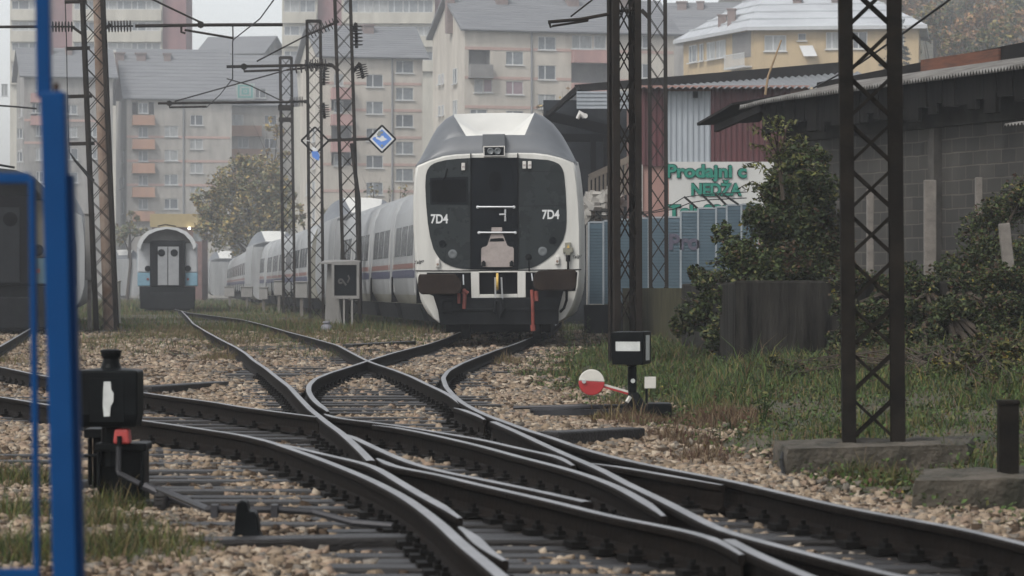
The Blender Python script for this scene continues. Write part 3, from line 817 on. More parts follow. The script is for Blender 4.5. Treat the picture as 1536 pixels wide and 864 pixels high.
    b = MB(); b.bar((fx(748), -.30, fz(447)), (fx(748), -.30, fz(470)), .16, .12); b.tube([(fx(744), -.36, fz(452)), (fx(742), -.40, fz(468)), (fx(750), -.42, fz(476)), (fx(757), -.38, fz(462)), (fx(753), -.34, fz(450))], .026, 6)
    b.bar((fx(738), -.33, fz(455)), (fx(760), -.33, fz(458)), .06, .06); b.build('coupling_hook', [M_DARK], root)
    # hoses
    b = MB(); b.tube([(fx(697), -.22, fz(434)), (fx(698), -.30, fz(447)), (fx(697), -.30, fz(463))], .035, 7); b.tube([(fx(695), -.24, fz(436)), (fx(702), -.24, fz(441))], .05, 7); b.tube([(fx(689), -.20, fz(440)), (fx(689), -.22, fz(455))], .03, 6); b.build('brake_hose', [M_RED], root)
    b = MB(); b.tube([(fx(798), -.25, fz(435)), (fx(799.5), -.32, fz(460)), (fx(800), -.30, fz(494))], .033, 7); b.tube([(fx(804), -.22, fz(437)), (fx(805), -.26, fz(452))], .045, 7); b.tube([(fx(799.5), -.31, fz(487)), (fx(800.3), -.31, fz(496))], .05, 7); b.build('brake_hose', [M_RED], root)
    b = MB(); b.tube([(fx(695), -.04, fz(412)), (fx(695.5), -.06, fz(427))], .014, 6); b.tube([(fx(797.5), -.04, fz(410)), (fx(799), -.06, fz(421))], .014, 6); b.build('release_lever', [M_CHROME], root)
    # mirror on stalk right
    b = MB(); b.tube([(fx(794), -.10, fz(407)), (fx(793.5), -.12, fz(392))], .014, 6); b.lathe([(.001, -.14), (.055, -.13), (.06, -.11), (.001, -.10)], (fx(793), 0, fz(386)), 12, axis='y'); b.build('stalk_lamp', [M_INK], root)
    # connector box right with cable
    b = MB(); b.prism(fp([(847.5,364),(856,363.5),(856.5,371),(859.5,371.5),(859.5,379),(856,379),(855.5,383),(848.5,383),(848,379),(844.5,379.5),(844.5,372),(847.5,371.5)]), -.09, .01); cb = b.build('connector_box', [mat('box_olive', (.17,.165,.13), .6, var=.25)], root, bevel=.008)
    b = MB(); b.prism(fp([(850,372),(854.5,372),(852.2,367)]), -.096, -.088); b.build('warning_mark', [M_YEL], cb)
    b = MB(); b.tube([(fx(852), -.05, fz(382)), (fx(852), -.07, fz(392))], .04, 8); b.tube([(fx(852), -.06, fz(390)), (fx(852), -.05, fz(404))], .02, 6); b.build('cable', [M_INK], root)
    b = MB(); b.tube([(fx(850), -.10, fz(437)), (fx(850), -.16, fz(450)), (fx(846), -.18, fz(462)), (fx(840), -.17, fz(468))], .025, 6); b.build('cable', [M_INK], root)
    for q, y_ in ((656.6, 395), (836, 390.5)):
        b = MB(); b.box(fx(q - 3), fx(q + 3), -.06, .01, fz(y_ + 6), fz(y_ - 6)); mk = b.build('rear_marker', [M_LAMPW], root, bevel=.012)
        b = MB(); b.lathe([(.022, -.06), (.022, -.068)], (fx(q), 0, fz(y_ + 1.5)), 10, axis='y'); b.build('lens', [M_RUST], mk)
    b = MB()
    for q in (694, 805):
        b.lathe([(.42, -.06), (.44, -.05), (.44, .05), (.42, .06)], (fx(q), 1.4, .59), 22, axis='x'); b.lathe([(.47, -.02), (.47, .02)], (fx(q) + (.07 if q < 743 else -.07), 1.4, .61), 22, axis='x')
    b.tube([(fx(694), 1.4, .6), (fx(805), 1.4, .6)], .08, 8)
    b.build('wheelset', [M_DARK], root)
    b = MB(); b.box(-1.0, 1.0, 2.0, 11.5, .28, .62); b.build('underframe', [M_INK], root)
    return root
front_car = end_car(True)
front_car['label'] = 'white railway end car with black front marked 7D4 facing down the tracks'
front_car.location = ((CX - 768) / S0, 60, 0); front_car.rotation_euler = (0, 0, R(-1.3))
hump0 = end_car(False); hump0.scale = (.93, 1, 1)
# more end cars, facing away: only their white roof domes stand over the silver rows
def put(o, x, y, rz, label, group=None):
    o.location = (x, y, 0); o.rotation_euler = (0, 0, rz); o['label'] = label
    if group: o['group'] = group
HEAD = math.atan(.115)
put(hump0, -5.95, 122.5, HEAD + math.pi, 'end car with white roof dome rising behind the nearest silver coaches', 'end cars with white roof domes')
for (px, d, lab) in ((405, 192, 'end car with white roof dome far along the silver row, right of the far one'), (335, 293, 'smallest white roof dome at the far end of the silver row')):
    o = copy_tree(hump0); put(o, (px - 768) * d / FPX, d, HEAD + math.pi, lab, 'end cars with white roof domes')
o = copy_tree(hump0); put(o, (196 - 768) * 280 / FPX - .5, 280, HEAD, 'white domed end car half hidden to the left of the blue carriage', 'end cars with white roof domes')
o = copy_tree(hump0); put(o, -15.1, 103.5, HEAD, 'white end car behind the dark carriage, showing right of the blue post', 'end cars with white roof domes')

# ------------------------------------------------------------------ silver coaches
def coach(L=7.45):
    root = local('silver_coach', None, 'railway coach')
    half = [(1.30, .72), (1.42, .95), (1.47, 1.4), (1.46, 2.0), (1.42, 2.6), (1.34, 3.1), (1.18, 3.45), (.9, 3.66), (.5, 3.77), (0, 3.80)]
    loop = half + [(-x, z) for x, z in half[-2::-1]]
    b = MB()
    mi = [1, 1, 0] + [0] * (len(loop) - 6) + [0, 1, 1] + [1]
    mi = mi[:len(loop)]
    while len(mi) < len(loop): mi.append(1)
    b.loft([[(x * .93, 0, .72 + (z - .72) * .985) for x, z in loop], [(x, .12, z) for x, z in loop], [(x, L - .12, z) for x, z in loop], [(x * .93, L, .72 + (z - .72) * .985) for x, z in loop]], mi)
    b.build('body', [M_SILVER, M_SILVER2], root, smooth=True)
    def side(sg, y0, y1, z0, z1, off, mi_, bb):
        # patch following the side wall
        zs = [z for z in np.linspace(z0, z1, 4)]
        xx = lambda z: np.interp(z, [p[1] for p in half], [p[0] for p in half])
        rings = [[(sg * (xx(z) + off), y0, z) for z in zs] + [(sg * (xx(z) - .03), y0, z) for z in zs[::-1]], [(sg * (xx(z) + off), y1, z) for z in zs] + [(sg * (xx(z) - .03), y1, z) for z in zs[::-1]]]
        bb.loft(rings, mi_)
    for sg in (-1, 1):
        b = MB(); side(sg, .14, L - .14, 1.62, 1.75, .006, 0, b); b.build('red_stripe', [M_STRIPE_R], root)
        b = MB(); side(sg, .14, L - .14, 1.38, 1.58, .006, 0, b); b.build('blue_stripe', [M_STRIPE_B], root)
        for i in range(3):
            y0 = .75 + i * (L - 1.5) / 3 + .14; b = MB(); side(sg, y0, y0 + (L - 1.5) / 3 - .3, 1.95, 2.72, .008, 0, b); b.build('window', [M_CWIN], root)
        for y_ in (.42, L - .42):
            b = MB(); side(sg, y_ - .05, y_ + .05, 1.0, 3.3, .02, 0, b); b.build('door_pillar', [mat('pillar_pale', (.33, .33, .32), .5, var=.1)], root)
    for sg in (-1, 1):
        b = MB(); b.loft([[(sg * x, y0 + .10 * k, z) for x, y0, z in ((1.49, L - .22, .74), (1.50, L - .40, 1.42), (1.2, L - .40, 1.42), (1.2, L - .22, .74))] for k in (0, 1.6)], 0); b.build('dark_gap_strip', [M_INK], root)  # black strip painted on as the dark gap between coaches
    b = MB()
    half2 = [(p[0] * .9, p[1]) for p in half]
    b.loft([[(x * .86, L, .9 + (z - .9) * .9) for x, z in loop], [(x * .86, L + .22, .9 + (z - .9) * .9) for x, z in loop]], 0); b.build('gangway_bellows', [M_INK], root)
    b = MB(); b.prism([(-1.2, .3), (1.2, .3), (1.3, .715), (-1.3, .715)], .5, L - .5); b.build('underframe', [M_DARK], root)
    return root
co = coach()
n = 0
def place_coach(xr, y, label, group):
    global n
    o = co if n == 0 else copy_tree(co); n += 1
    o.location = (xr + 1.45, y, 0); o.rotation_euler = (0, 0, HEAD); o['label'] = label; o['group'] = group
    return o
near_labels = ['silver coach coupled to the white end car and mostly hidden behind it', 'silver coach showing striped side at the left edge of the white train front', 'second silver coach with striped side left of the white train front', 'silver coach between the white train and the mast with diamond signs', 'silver coach behind the mast carrying the diamond signs']
for i in range(5):
    y = 73.1 + i * 7.65; place_coach(-1.5 - .118 * (y - 73.1), y, near_labels[i], 'silver coaches with red and blue stripes')
for i in range(20):
    y = 127 + i * 7.65; xr = float(np.interp(y, [127, 141, 165, 180, 195, 271, 300], [-8.0, -9.5, -12.2, -14.1, -15.9, -23.6, -27.0]))
    if 182 < y < 197: pass
    place_coach(xr, y, 'hazy silver coach in the long row behind the lattice masts', 'silver coaches with red and blue stripes')

# ------------------------------------------------------------------ carriage with arched canopy (end at local y=0)
def carriage(corner_mat, low_mat, door_mat, roof_mat, dark, side_mat, canopy_mat, L=17.0):
    root = local('passenger_carriage', None, 'railway carriage')
    X = lambda zx: (zx - 392) / 141.0
    Z = lambda zy: 1.122 + (432 - (300 + zy / 4.32)) / 32.6
    arch = [(198, 300), (206, 270), (225, 236), (260, 203), (320, 182), (390, 173), (455, 180), (515, 203), (552, 238), (572, 272), (578, 300)]
    out = [(X(a), Z(c)) for a, c in arch]
    inn = [(x * .90, z - .10 - .05 * abs(x)) for x, z in out]
    b = MB()
    loop = out + [(X(590), Z(400)), (X(592), Z(560)), (X(200), Z(560)), (X(194), Z(400))]
    b.loft([[(x, .75, z) for x, z in loop], [(x, L, z) for x, z in loop]], 0); b.build('body', [side_mat], root, smooth=True)
    b = MB()
    ring0 = [(x, 0, z) for x, z in out] + [(x, 0, z) for x, z in inn[::-1]]
    ring1 = [(x, .74, z) for x, z in out] + [(x, .74, z) for x, z in inn[::-1]]
    no = len(out); b.loft([ring0, ring1], [0] * no + [1] * no); b.build('canopy', [roof_mat, canopy_mat], root)
    b = MB(); b.prism(inn, .70, .745); b.build('canopy_wall', [canopy_mat], root)
    b = MB(); b.box(X(280), X(508), .30, .70, Z(562), Z(262)); g = b.build('gangway', [dark], root, bevel=.05)
    for a, c in ((331, 393), (398, 467)):
        b = MB(); b.box(X(a), X(c), .26, .30, Z(552), Z(302)); lf = b.build('door_leaf', [door_mat], root, bevel=.01)
        b = MB(); m_ = (a + c) / 2 - (8 if a < 350 else -4); b.lathe([(.17, .262), (.17, .245), (.12, .24), (.001, .24)], (X(m_), 0, Z(342)), 18, axis='y'); b.build('round_window', [M_GLASS], lf)
    for a, c in ((200, 288), (508, 588)):
        b = MB(); b.box(X(a), X(c), .55, .74, Z(470), Z(278)); b.build('corner_panel', [corner_mat], root, bevel=.06)
        b = MB(); b.box(X(a), X(c), .545, .745, Z(556), Z(471)); lp = b.build('lower_panel', [low_mat], root, bevel=.02)
        b = MB(); q = X(266) if a < 300 else X(526); b.lathe([(.14, .55), (.14, .50), (.10, .485), (.001, .48)], (q, 0, Z(444)), 16, axis='y'); b.build('tail_lamp', [M_DARK], root)
        b = MB(); b.box(q - .05, q + .05, .52, .546, Z(520), Z(506)); b.build('socket', [M_RED], lp)
    b = MB(); b.box(X(212), X(574), .5, L, Z(655), Z(562)); b.box(X(216), X(570), .25, .8, Z(705), Z(600)); b.box(X(250), X(540), .8, 4, Z(715), Z(640)); b.build('underframe', [M_DARK], root, bevel=.03)
    for q in (250, 535):
        b = MB(); b.lathe([(.25, .0), (.25, .04), (.1, .05), (.1, .35)], (X(q), 0, Z(608)), 14, axis='y'); b.build('buffer', [M_DARK], root)
    b = MB()
    for q in (300, 500): b.lathe([(.45, -.07), (.45, .07)], (X(q), 1.8, .62), 18, axis='x')
    b.build('wheelset', [M_INK], root)
    b = MB(); b.tube([(X(330), .4, Z(172) + .02), (X(380), .5, Z(172) + .10), (X(450), .5, Z(178) + .06)], .03, 6); b.build('roof_pipe', [M_DARK], root)
    return root
M_PALEP = mat('carriage_pale', (.34, .35, .36), .5, var=.12, scale=2)
M_LBLUE = mat('carriage_light_blue', (.13, .235, .30), .5, var=.15, scale=2)
c1 = carriage(M_PALEP, M_LBLUE, mat('door_pale', (.22, .228, .235), .55, var=.12), mat('canopy_white', (.42, .43, .43), .5, var=.1), M_INK, mat('carriage_side', (.27, .30, .33), .5, var=.15), mat('canopy_beige', (.13, .125, .115), .8, var=.2))
c1['label'] = 'pale blue and white carriage end with arched canopy and double doors in the haze'
c1.location = (-15.85, 149, 0); c1.rotation_euler = (0, 0, HEAD)
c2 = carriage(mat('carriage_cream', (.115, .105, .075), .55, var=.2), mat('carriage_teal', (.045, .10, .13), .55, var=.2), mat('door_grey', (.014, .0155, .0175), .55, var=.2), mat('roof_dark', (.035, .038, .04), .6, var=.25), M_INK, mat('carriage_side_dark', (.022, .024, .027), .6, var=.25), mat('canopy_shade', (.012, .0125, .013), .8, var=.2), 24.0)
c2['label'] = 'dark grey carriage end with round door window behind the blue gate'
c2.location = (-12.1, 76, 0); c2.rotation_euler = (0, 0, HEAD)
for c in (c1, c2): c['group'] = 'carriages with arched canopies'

# ------------------------------------------------------------------ lattice masts
def mast(label, bx, by, bz, H, wd, dp, leg, pitch, lean=0.0, rz=0.0, matl=None, group='lattice catenary masts', taper=1.0, four=True):
    root = thing('catenary_mast', label, 'mast', (bx, by, bz), rz, group)
    matl = matl or M_MAST
    def at(i, j, z):
        t = z / H; k = 1 + (taper - 1) * t
        return Vector((lean * z + i * wd / 2 * k, j * dp / 2, z))
    legs = []
    for i in (-1, 1):
        for j in ((-1, 1) if four else (0,)):
            b = MB()
            p, q = at(i, j, -.25), at(i, j, H)
            ix = Vector((-i * leg * .45, 0, 0)); jy = Vector((0, -j * leg * .45, 0))
            if four:
                b.bar(p, q, leg * .16, leg, up=(1, 0, 0)) if False else b.bar(p, q, leg, leg * .16, up=(0, 1, 0))
                b.bar(p - ix * 0 + Vector((i * leg * .42, -j * leg * .5, 0)), q + Vector((i * leg * .42, -j * leg * .5, 0)), leg * .16, leg, up=(0, 1, 0))
            else:
                b.bar(p, q, leg, dp, up=(0, 1, 0))
            b.build('leg', [matl], root, absolute=False)
    b = MB()
    nseg = max(2, int(round(H / pitch))); h = H / nseg
    lw = max(.016, leg * .22)
    for jn, j in enumerate((-1, 1)):
        off = j * (.0 if four else .02)
        for s_ in range(nseg):
            z0, z1 = s_ * h, (s_ + 1) * h
            a, c = at(-1, j, z0), at(1, j, z1); d_, e = at(1, j, z0), at(-1, j, z1)
            y_ = Vector((0, -j * leg * .12, 0)); y2 = Vector((0, -j * leg * .32, 0))
            b.bar(a + y_, c + y_, lw, lw * .35, up=(0, 1, 0)); b.bar(d_ + y2, e + y2, lw, lw * .35, up=(0, 1, 0))
    if four:
        for i in (-1, 1):
            for s_ in range(nseg):
                z0, z1 = s_ * h, (s_ + 1) * h
                x_ = Vector((-i * leg * .12, 0, 0))
                if s_ % 2: b.bar(at(i, -1, z0) + x_, at(i, 1, z1) + x_, lw * .35, lw)
                else: b.bar(at(i, 1, z0) + x_, at(i, -1, z1) + x_, lw * .35, lw)
    b.build('lattice', [matl], root, absolute=False)
    b = MB()
    for j in (-1, 1): b.bar(at(-1, j, H - .03), at(1, j, H - .03), leg, leg)
    b.build('cap', [matl], root, absolute=False)
    root['_w'] = (bx, by, bz)
    return root
def insulator(p, q, ribs, r, core=.022):
    p, q = Vector(p), Vector(q); d = (q - p)
    b = MB(); pts, rr = [p], [core]
    for i in range(ribs):
        for f, rad in ((.25, core), (.30, r), (.55, r * .9), (.62, core)):
            pts.append(p + d * (.04 + .92 * (i + f) / ribs)); rr.append(rad)
    pts.append(q); rr.append(core)
    b.tube(pts, rr, 10)
    return b
def part(b, name, m, parent):
    # world coordinates -> parent's local frame (parent may be rotated)
    L = Vector(parent.get('_w', (0, 0, 0))); c, s = math.cos(-parent.rotation_euler.z), math.sin(-parent.rotation_euler.z)
    out = []
    for x, y, z in b.v:
        x, y, z = x - L.x, y - L.y, z - L.z
        out.append((x * c - y * s, x * s + y * c, z))
    b.v = out
    return b.build(name, m if isinstance(m, list) else [m], parent, absolute=False)
def wpath(pts, d):
    return [W(x, y, d) for x, y in pts]

# mast on the left with the rusty pole behind it
d = 80.0
mL = mast('lattice mast on the left with wide insulators and short step brackets', *W(160, 501, d), 11.0, .50, .42, .085, .56, lean=-.042, rz=0)
for k_, (x0, x1, y_) in enumerate(((97, 130, 3), (100, 135, 73), (101, 138, 145), (103, 142, 216))):
    b = MB(); b.bar(W(x0, y_, d), W(x1, y_ - 1, d), .05, .09); part(b, 'step_bracket', M_MAST, mL)
b = MB(); b.tube(wpath([(98, 5), (100, 74), (101, 146), (103, 217), (104, 228), (112, 240), (140, 272)], d - .2), [.012] * 5 + [.03, .05], 6); part(b, 'down_wire', M_WIRE, mL)
b = MB(); b.tube(wpath([(-30, 40.5), (74, 40)], d), .035, 8); b.tube(wpath([(203, 39), (300, 37.5), (424, 37)], d), .042, 8); arm = part(b, 'cantilever_arm', M_MAST, mL)
part(insulator(W(76, 40, d), W(112, 40, d), 7, .14), 'insulator', M_INSUL, mL)
part(insulator(W(160, 40, d), W(200, 39, d), 8, .15), 'insulator', M_INSUL, mL)
b = MB(); b.bar(W(108, 40, d), W(125, 52, d), .07, .07); b.bar(W(150, 50, d), W(166, 36, d), .07, .07); part(b, 'insulator_bracket', M_MAST, mL)
b = MB(); b.tube(wpath([(215, -8), (245, 7), (302, 34)], d), .028, 6); b.tube(wpath([(277, 45), (349, 57)], d), .032, 6); b.tube(wpath([(272, 38), (272, 48), (278, 50)], d), .03, 6); b.lathe([(.09, -.04), (.09, .04)], W(301, 37, d), 8, axis='y'); b.tube(wpath([(349, 36), (349.5, 62)], d), .018, 5); part(b, 'registration_arm', M_MAST, mL)
b = MB(); b.tube(wpath([(163, 498), (158, 330), (152, 150), (147, -40)], d + .9), [.13, .135, .14, .14], 12); tag(b.build('rusty_pole', [M_RUST], loc=tuple(W(163, 498, d + .9))), 'rusty flaking steel pole standing directly behind the left lattice mast', 'pole')
b = MB(); b.box(W(138, 0, d).x, W(185, 0, d).x, d - .9, d + 1.6, -.2, .07); tag(b.build('mast_footing', [M_CONC], loc=(W(160, 0, d).x, d, -.2), bevel=.03), 'low concrete footing under the left lattice mast and rusty pole', 'footing')
# cabinets around it
for (x0, x1, y0, y1, dd, m_, lab) in ((127, 139, 322, 420, 86, M_CAB, 'tall narrow grey cabinet left of the rusty pole'), (165, 178.5, 423, 485, 90, M_CABL, 'cream cabinet right of the rusty pole')):
    c = W((x0 + x1) / 2, 480, dd); c.z = 0
    t = thing('signal_cabinet', lab, 'cabinet', tuple(c))
    b = MB(); b.box(W(x0, 0, dd).x, W(x1, 0, dd).x, dd, dd + .4, W(0, y1, dd).z, W(0, y0, dd).z); b.box(W(x0 - .8, 0, dd).x, W(x1 + .8, 0, dd).x, dd - .04, dd + .44, W(0, y0, dd).z, W(0, y0, dd).z + .04); b.build('housing', [m_], t, bevel=.015)
    b = MB(); b.box(W(x0 + 1, 0, dd).x, W(x1 - 1, 0, dd).x, dd - .015, dd + .01, W(0, y1 - 3, dd).z, W(0, y0 + 3, dd).z); b.build('door', [m_], t, bevel=.004)
    b = MB(); q = (x0 + x1) / 2; b.box(W(q - 2.5, 0, dd).x, W(q + 2.5, 0, dd).x, dd + .1, dd + .3, -.1, W(0, y1, dd).z); b.build('post', [M_POST], t)

def arm_set(m_, d, legx, y, tip, ins0, ins1, rise=0.0, stay=None, hang=None, reg=None):
    """horizontal cantilever to the left of a mast leg"""
    b = MB(); b.tube(wpath([(ins0, y), (tip, y + rise)], d), .045, 8); part(b, 'cantilever_arm', M_MAST, m_)
    part(insulator(W(ins0, y, d), W(ins1, y - 1, d), 9, .19, .04), 'insulator', M_INSUL, m_)
    b = MB(); b.bar(W(ins1, y - 1, d), W(ins1 + 6, y, d), .12, .12); b.bar(W(ins1 + 5, y - 1, d), W(legx, y + 9, d), .10, .10); part(b, 'insulator_bracket', M_MAST, m_)
    if reg:
        b = MB(); b.tube(wpath(reg, d), .035, 6); b.lathe([(.10, -.05), (.10, .05)], W(reg[0][0], y + 2, d), 8, axis='y'); part(b, 'registration_arm', M_MAST, m_)
    if stay:
        part(insulator(W(*stay[0], d), W(*stay[1], d), 8, .17, .04), 'insulator', M_INSUL, m_)
        b = MB(); b.tube(wpath([stay[1], stay[2]], d), .026, 6); b.bar(W(*stay[0], d), W(legx, stay[0][1] - 2, d), .1, .1); part(b, 'stay_wire', M_MAST, m_)
    for hx, y0, y1, sl in (hang or []):
        part(insulator(W(hx, y0, d), W(hx + sl, y1, d), 6, .20, .05), 'insulator', M_INSUL, m_)
        b = MB(); b.bar(W(legx + 22, y0 + (2 if sl == 0 else 12), d), W(hx, y0 - 2, d), .09, .09); part(b, 'insulator_bracket', M_MAST, m_)
d = 98.0
m1 = mast('tallest lattice mast of the middle three, carrying two diamond signs', *W(529, 487, d), 13.0, .47, .36, .085, .53, lean=-.031)
arm_set(m1, d, 508, 98, 340, 455, 492, 2, stay=((505, 33), (462, 52), (385, 92)), hang=((534, 36, 72, 1), (540, 96, 118, 5)), reg=[(366, 102), (366, 107), (420, 105)])
b = MB(); b.tube([tuple(W(540, 470, d - .3)), tuple(W(538, 300, d - .3)), tuple(W(527, 215, d - .3))], [.075, .07, .05], 8); part(b, 'conduit', M_MAST, m1)
b = MB(); b.bar(W(493, 210.5, d - .4), W(553, 208.5, d - .4), .07, .09); part(b, 'sign_bar', M_MAST, m1)
d = 112.0
m2 = mast('lattice mast just left of the diamond sign mast', *W(475, 480, d), 10.36, .46, .34, .085, .52, lean=-.010)
arm_set(m2, d, 464, 153, 237, 434, 456, 2, stay=((495, 98), (430, 105), (262, 152)), hang=((486, 100, 128, 0), (485, 156, 178, 2)), reg=[(254, 156), (254, 161), (310, 160)])
d = 138.0
m3 = mast('lattice mast at the left of the middle three, with a collar', *W(434, 471, d), 10.95, .48, .36, .10, .57, lean=-.014)
b = MB(); c = W(428, 162, d); b.box(c.x - .29, c.x + .29, d - .26, d + .26, c.z - .10, c.z + .12); c = W(429, 180, d); b.box(c.x - .29, c.x + .29, d - .26, d + .26, c.z - .08, c.z + .1); part(b, 'collar', M_MAST, m3)
b = MB(); b.tube(wpath([(424, 152), (375, 128), (340, 118)], d), .03, 6); part(b, 'stay_wire', M_MAST, m3)
# diamond signs
def diamond(px, py, d, label, broken):
    c = W(px, py, d); s = 20.5 * d / FPX
    t = thing('diamond_sign', label, 'sign', tuple(c), 0, 'diamond signs on the mast')
    b = MB(); t_ = .055
    P = [(0, s), (s, 0), (0, -s), (-s, 0)]
    for i in range(4):
        a, e = P[i], P[(i + 1) % 4]; b.bar((a[0], 0, a[1]), (e[0], 0, e[1]), t_, .05, up=(0, 1, 0))
    b.build('frame', [M_INK], t, absolute=False)
    if not broken:
        k = .90; b = MB(); b.prism([(x * k, z * k) for x, z in P], -.012, .0); b.build('plate', [M_LETTER], t, absolute=False)
        k = .72; b = MB(); b.prism([(0, s * k), (s * k, 0), (0, -s * k), (-s * k, 0)], -.018, -.011)
        b.build('blue_face', [mat('sign_blue', (.075, .19, .52), .5, var=.12, scale=3)], t, absolute=False)
        b = MB(); f = s / 20.5
        b.prism([(-9*f, 4*f), (-3*f, 1.5*f), (-1*f, 4.5*f), (2*f, 5*f), (3*f, 2.5*f), (8*f, -.5*f), (4*f, -2.5*f), (-1*f, -4*f), (-4*f, -1.5*f), (-9*f, .5*f)], -.024, -.017); b.prism([(-13*f, 3*f), (-9*f, 6*f), (-7*f, 12*f), (-3*f, 15*f), (-4*f, 8*f), (-8*f, 3*f)], -.0245, -.017); b.build('bare_patch', [M_LETTER], t, absolute=False)
        b = MB(); b.lathe([(.04, -.03), (.04, -.017)], (.0, 0, 10*f), 8, axis='y'); b.lathe([(.04, -.03), (.04, -.017)], (.0, 0, -10*f), 8, axis='y'); b.prism([(-8*f, 7*f), (-4*f, 13*f), (-1*f, 9*f), (-3*f, 4*f), (-6*f, 4*f)], -.028, -.023); b.build('bolt', [mat('sign_grime', (.2, .22, .2), .8, var=.3)], t, absolute=False)
    else:
        f = s / 20.5
        b = MB(); b.prism([(-5*f, -16*f), (4*f, -16*f), (7*f, -22*f), (6*f, -30*f), (1*f, -28*f), (-4*f, -24*f)], -.03, -.02); b.build('blue_remnant', [mat('sign_blue', (.075, .19, .52))], t, absolute=False)
        b = MB(); b.prism([(-6*f, -12*f), (-2*f, -16*f), (5*f, -15*f), (2*f, -12*f), (-2*f, -9*f)], -.034, -.028); b.prism([(-14*f, 1*f), (-8*f, 0*f), (-8*f, -1*f), (-14*f, -.5*f)], -.03, -.02); b.build('white_remnant', [M_LETTER], t, absolute=False)
diamond(573, 208.5, 97.6, 'blue and white damaged diamond sign right of its mast', False)
diamond(472.5, 211, 97.6, 'empty diamond sign frame with a torn blue remnant, left of its mast', True)

# near right mast, and the pair right of the white train
d = 20.3
mR = mast('big near lattice mast at the right standing on a concrete footing', *W(1310, 662, d), 4.6, .305, .22, .085, .29, lean=-.0085, rz=R(-4), matl=M_MASTN)
d = 42.0
mC = mast('square lattice mast right of the white train, behind the black and white lantern', *W(938, 552, d), 7.0, .29, .30, .085, .52, lean=-.004, rz=R(14))
b = MB(); b.tube(wpath([(913, 21), (870, 29), (822, 33)], d), .022, 8); part(b, 'cantilever_arm', M_MAST, mC)
part(insulator(W(920, 17, d), W(962, 14, d), 5, .07, .02), 'insulator', M_INSUL, mC)
b = MB(); b.tube(wpath([(824, 34), (826, 41), (829, 39), (882, 31), (882, 27)], d), .015, 6); b.tube(wpath([(856, 25), (888, 0), (900, -12)], d), .012, 6); part(b, 'registration_arm', M_MAST, mC)
d = 75.0
mD = mast('thin dark lattice mast before the blue fence and the shop sign', *W(988, 463, d), 9.0, .37, .34, .075, .56, lean=-.005)
b = MB(); b.bar(W(962, 15, d), W(975, 28, d), .09, .09); part(b, 'insulator_bracket', M_MAST, mD)

# overhead wires
for nm, pts, r_, lab in (
    ('contact_wire', [tuple(W(349, 60, 80)), tuple(W(352, 58, 78)), tuple(W(390, 28, 66)), tuple(W(425, -20, 55))], .014, 'thin overhead wire hanging from the left mast arm against the sky'),
    ('contact_wire', [tuple(W(310, 161, 112)), tuple(W(330, 142, 98)), tuple(W(349, 118, 82)), tuple(W(349, 62, 80))], .014, 'overhead wire running between the middle mast arm and the left arm'),
    ('guy_wire', [tuple(W(1220, 132, 47)), tuple(W(1290, 95, 36)), tuple(W(1360, 46, 30)), tuple(W(1440, -12, 26))], .011, 'black cable rising from the block building roof to the top edge'),
    ('contact_wire', [tuple(W(-20, 157, 96)), tuple(W(22, 160, 96)), tuple(W(55, 163, 96))], .03, 'dark support rod at the left edge behind the blue post')):
    b = MB(); b.tube(pts, r_, 6); tag(b.build(nm, [M_WIRE], loc=tuple(pts[0])), lab, 'wire')
# small trackside boxes along the silver row
def tbox(px, y0, y1, wpx, d, foot):
    c = W(px, 470, d); c.z = 0
    t = thing('trackside_box', 'small grey box on a post in front of the silver coaches', 'cabinet', tuple(c), 0, 'trackside boxes in front of the silver coaches')
    b = MB(); b.box(W(px - wpx/2, 0, d).x, W(px + wpx/2, 0, d).x, d, d + .35, W(0, y1, d).z, W(0, y0, d).z); b.box(W(px - wpx/2 - .8, 0, d).x, W(px + wpx/2 + .8, 0, d).x, d - .04, d + .4, W(0, y0, d).z, W(0, y0, d).z + .05); b.build('housing', [M_CAB], t, bevel=.02)
    b = MB(); b.box(c.x - .06, c.x + .06, d + .1, d + .22, -.1, W(0, y1, d).z); b.build('post', [M_POST], t)
for a in ((452, 424, 447, 18, 124, 0), (418, 422, 443, 14, 150, 0), (395, 432, 449, 13, 152, 0), (370, 431, 446, 17, 170, 0), (344, 431, 445, 15, 185, 0)): tbox(*a)
# relay cabinet with dark glazed front
d = 95.0
c = W(512, 476, d); c.z = 0
t = thing('relay_cabinet', 'leaning grey relay cabinet with a dark framed board beside the diamond sign mast', 'cabinet', tuple(c))
b = MB()
b.loft([[tuple(W(x, y, d)) for x, y in ((491, 394), (503, 392), (513, 489), (487, 489))], [tuple(W(x, y, d + 1.0)) for x, y in ((493, 394), (523, 392), (523, 489), (488, 489))]], 0); b.build('housing', [M_CAB], t)
b = MB(); b.loft([[tuple(W(x, y, d - .3)) for x, y in ((478, 394), (500, 393), (541, 391), (541, 393.5), (500, 396), (478, 396))], [tuple(W(x, y, d + 1.0)) for x, y in ((486, 391), (500, 389.5), (530, 390), (530, 393), (500, 392), (486, 393))]], 0); b.build('roof', [M_CAB], t)
b = MB()
for x0, x1, y0, y1 in ((498.5, 502.5, 393, 448), (536, 540, 393, 448), (502.6, 535.9, 393, 397.5), (502.6, 535.9, 443.5, 448)): b.box(W(x0, 0, d).x, W(x1, 0, d).x, d - .45, d - .25, W(0, y1, d).z, W(0, y0, d).z)
fr = b.build('board_frame', [M_CAB], t)
b = MB(); b.box(W(502, 0, d).x, W(536.5, 0, d).x, d - .36, d - .30, W(0, 444, d).z, W(0, 397, d).z); b.build('board', [M_BLACK2], fr)
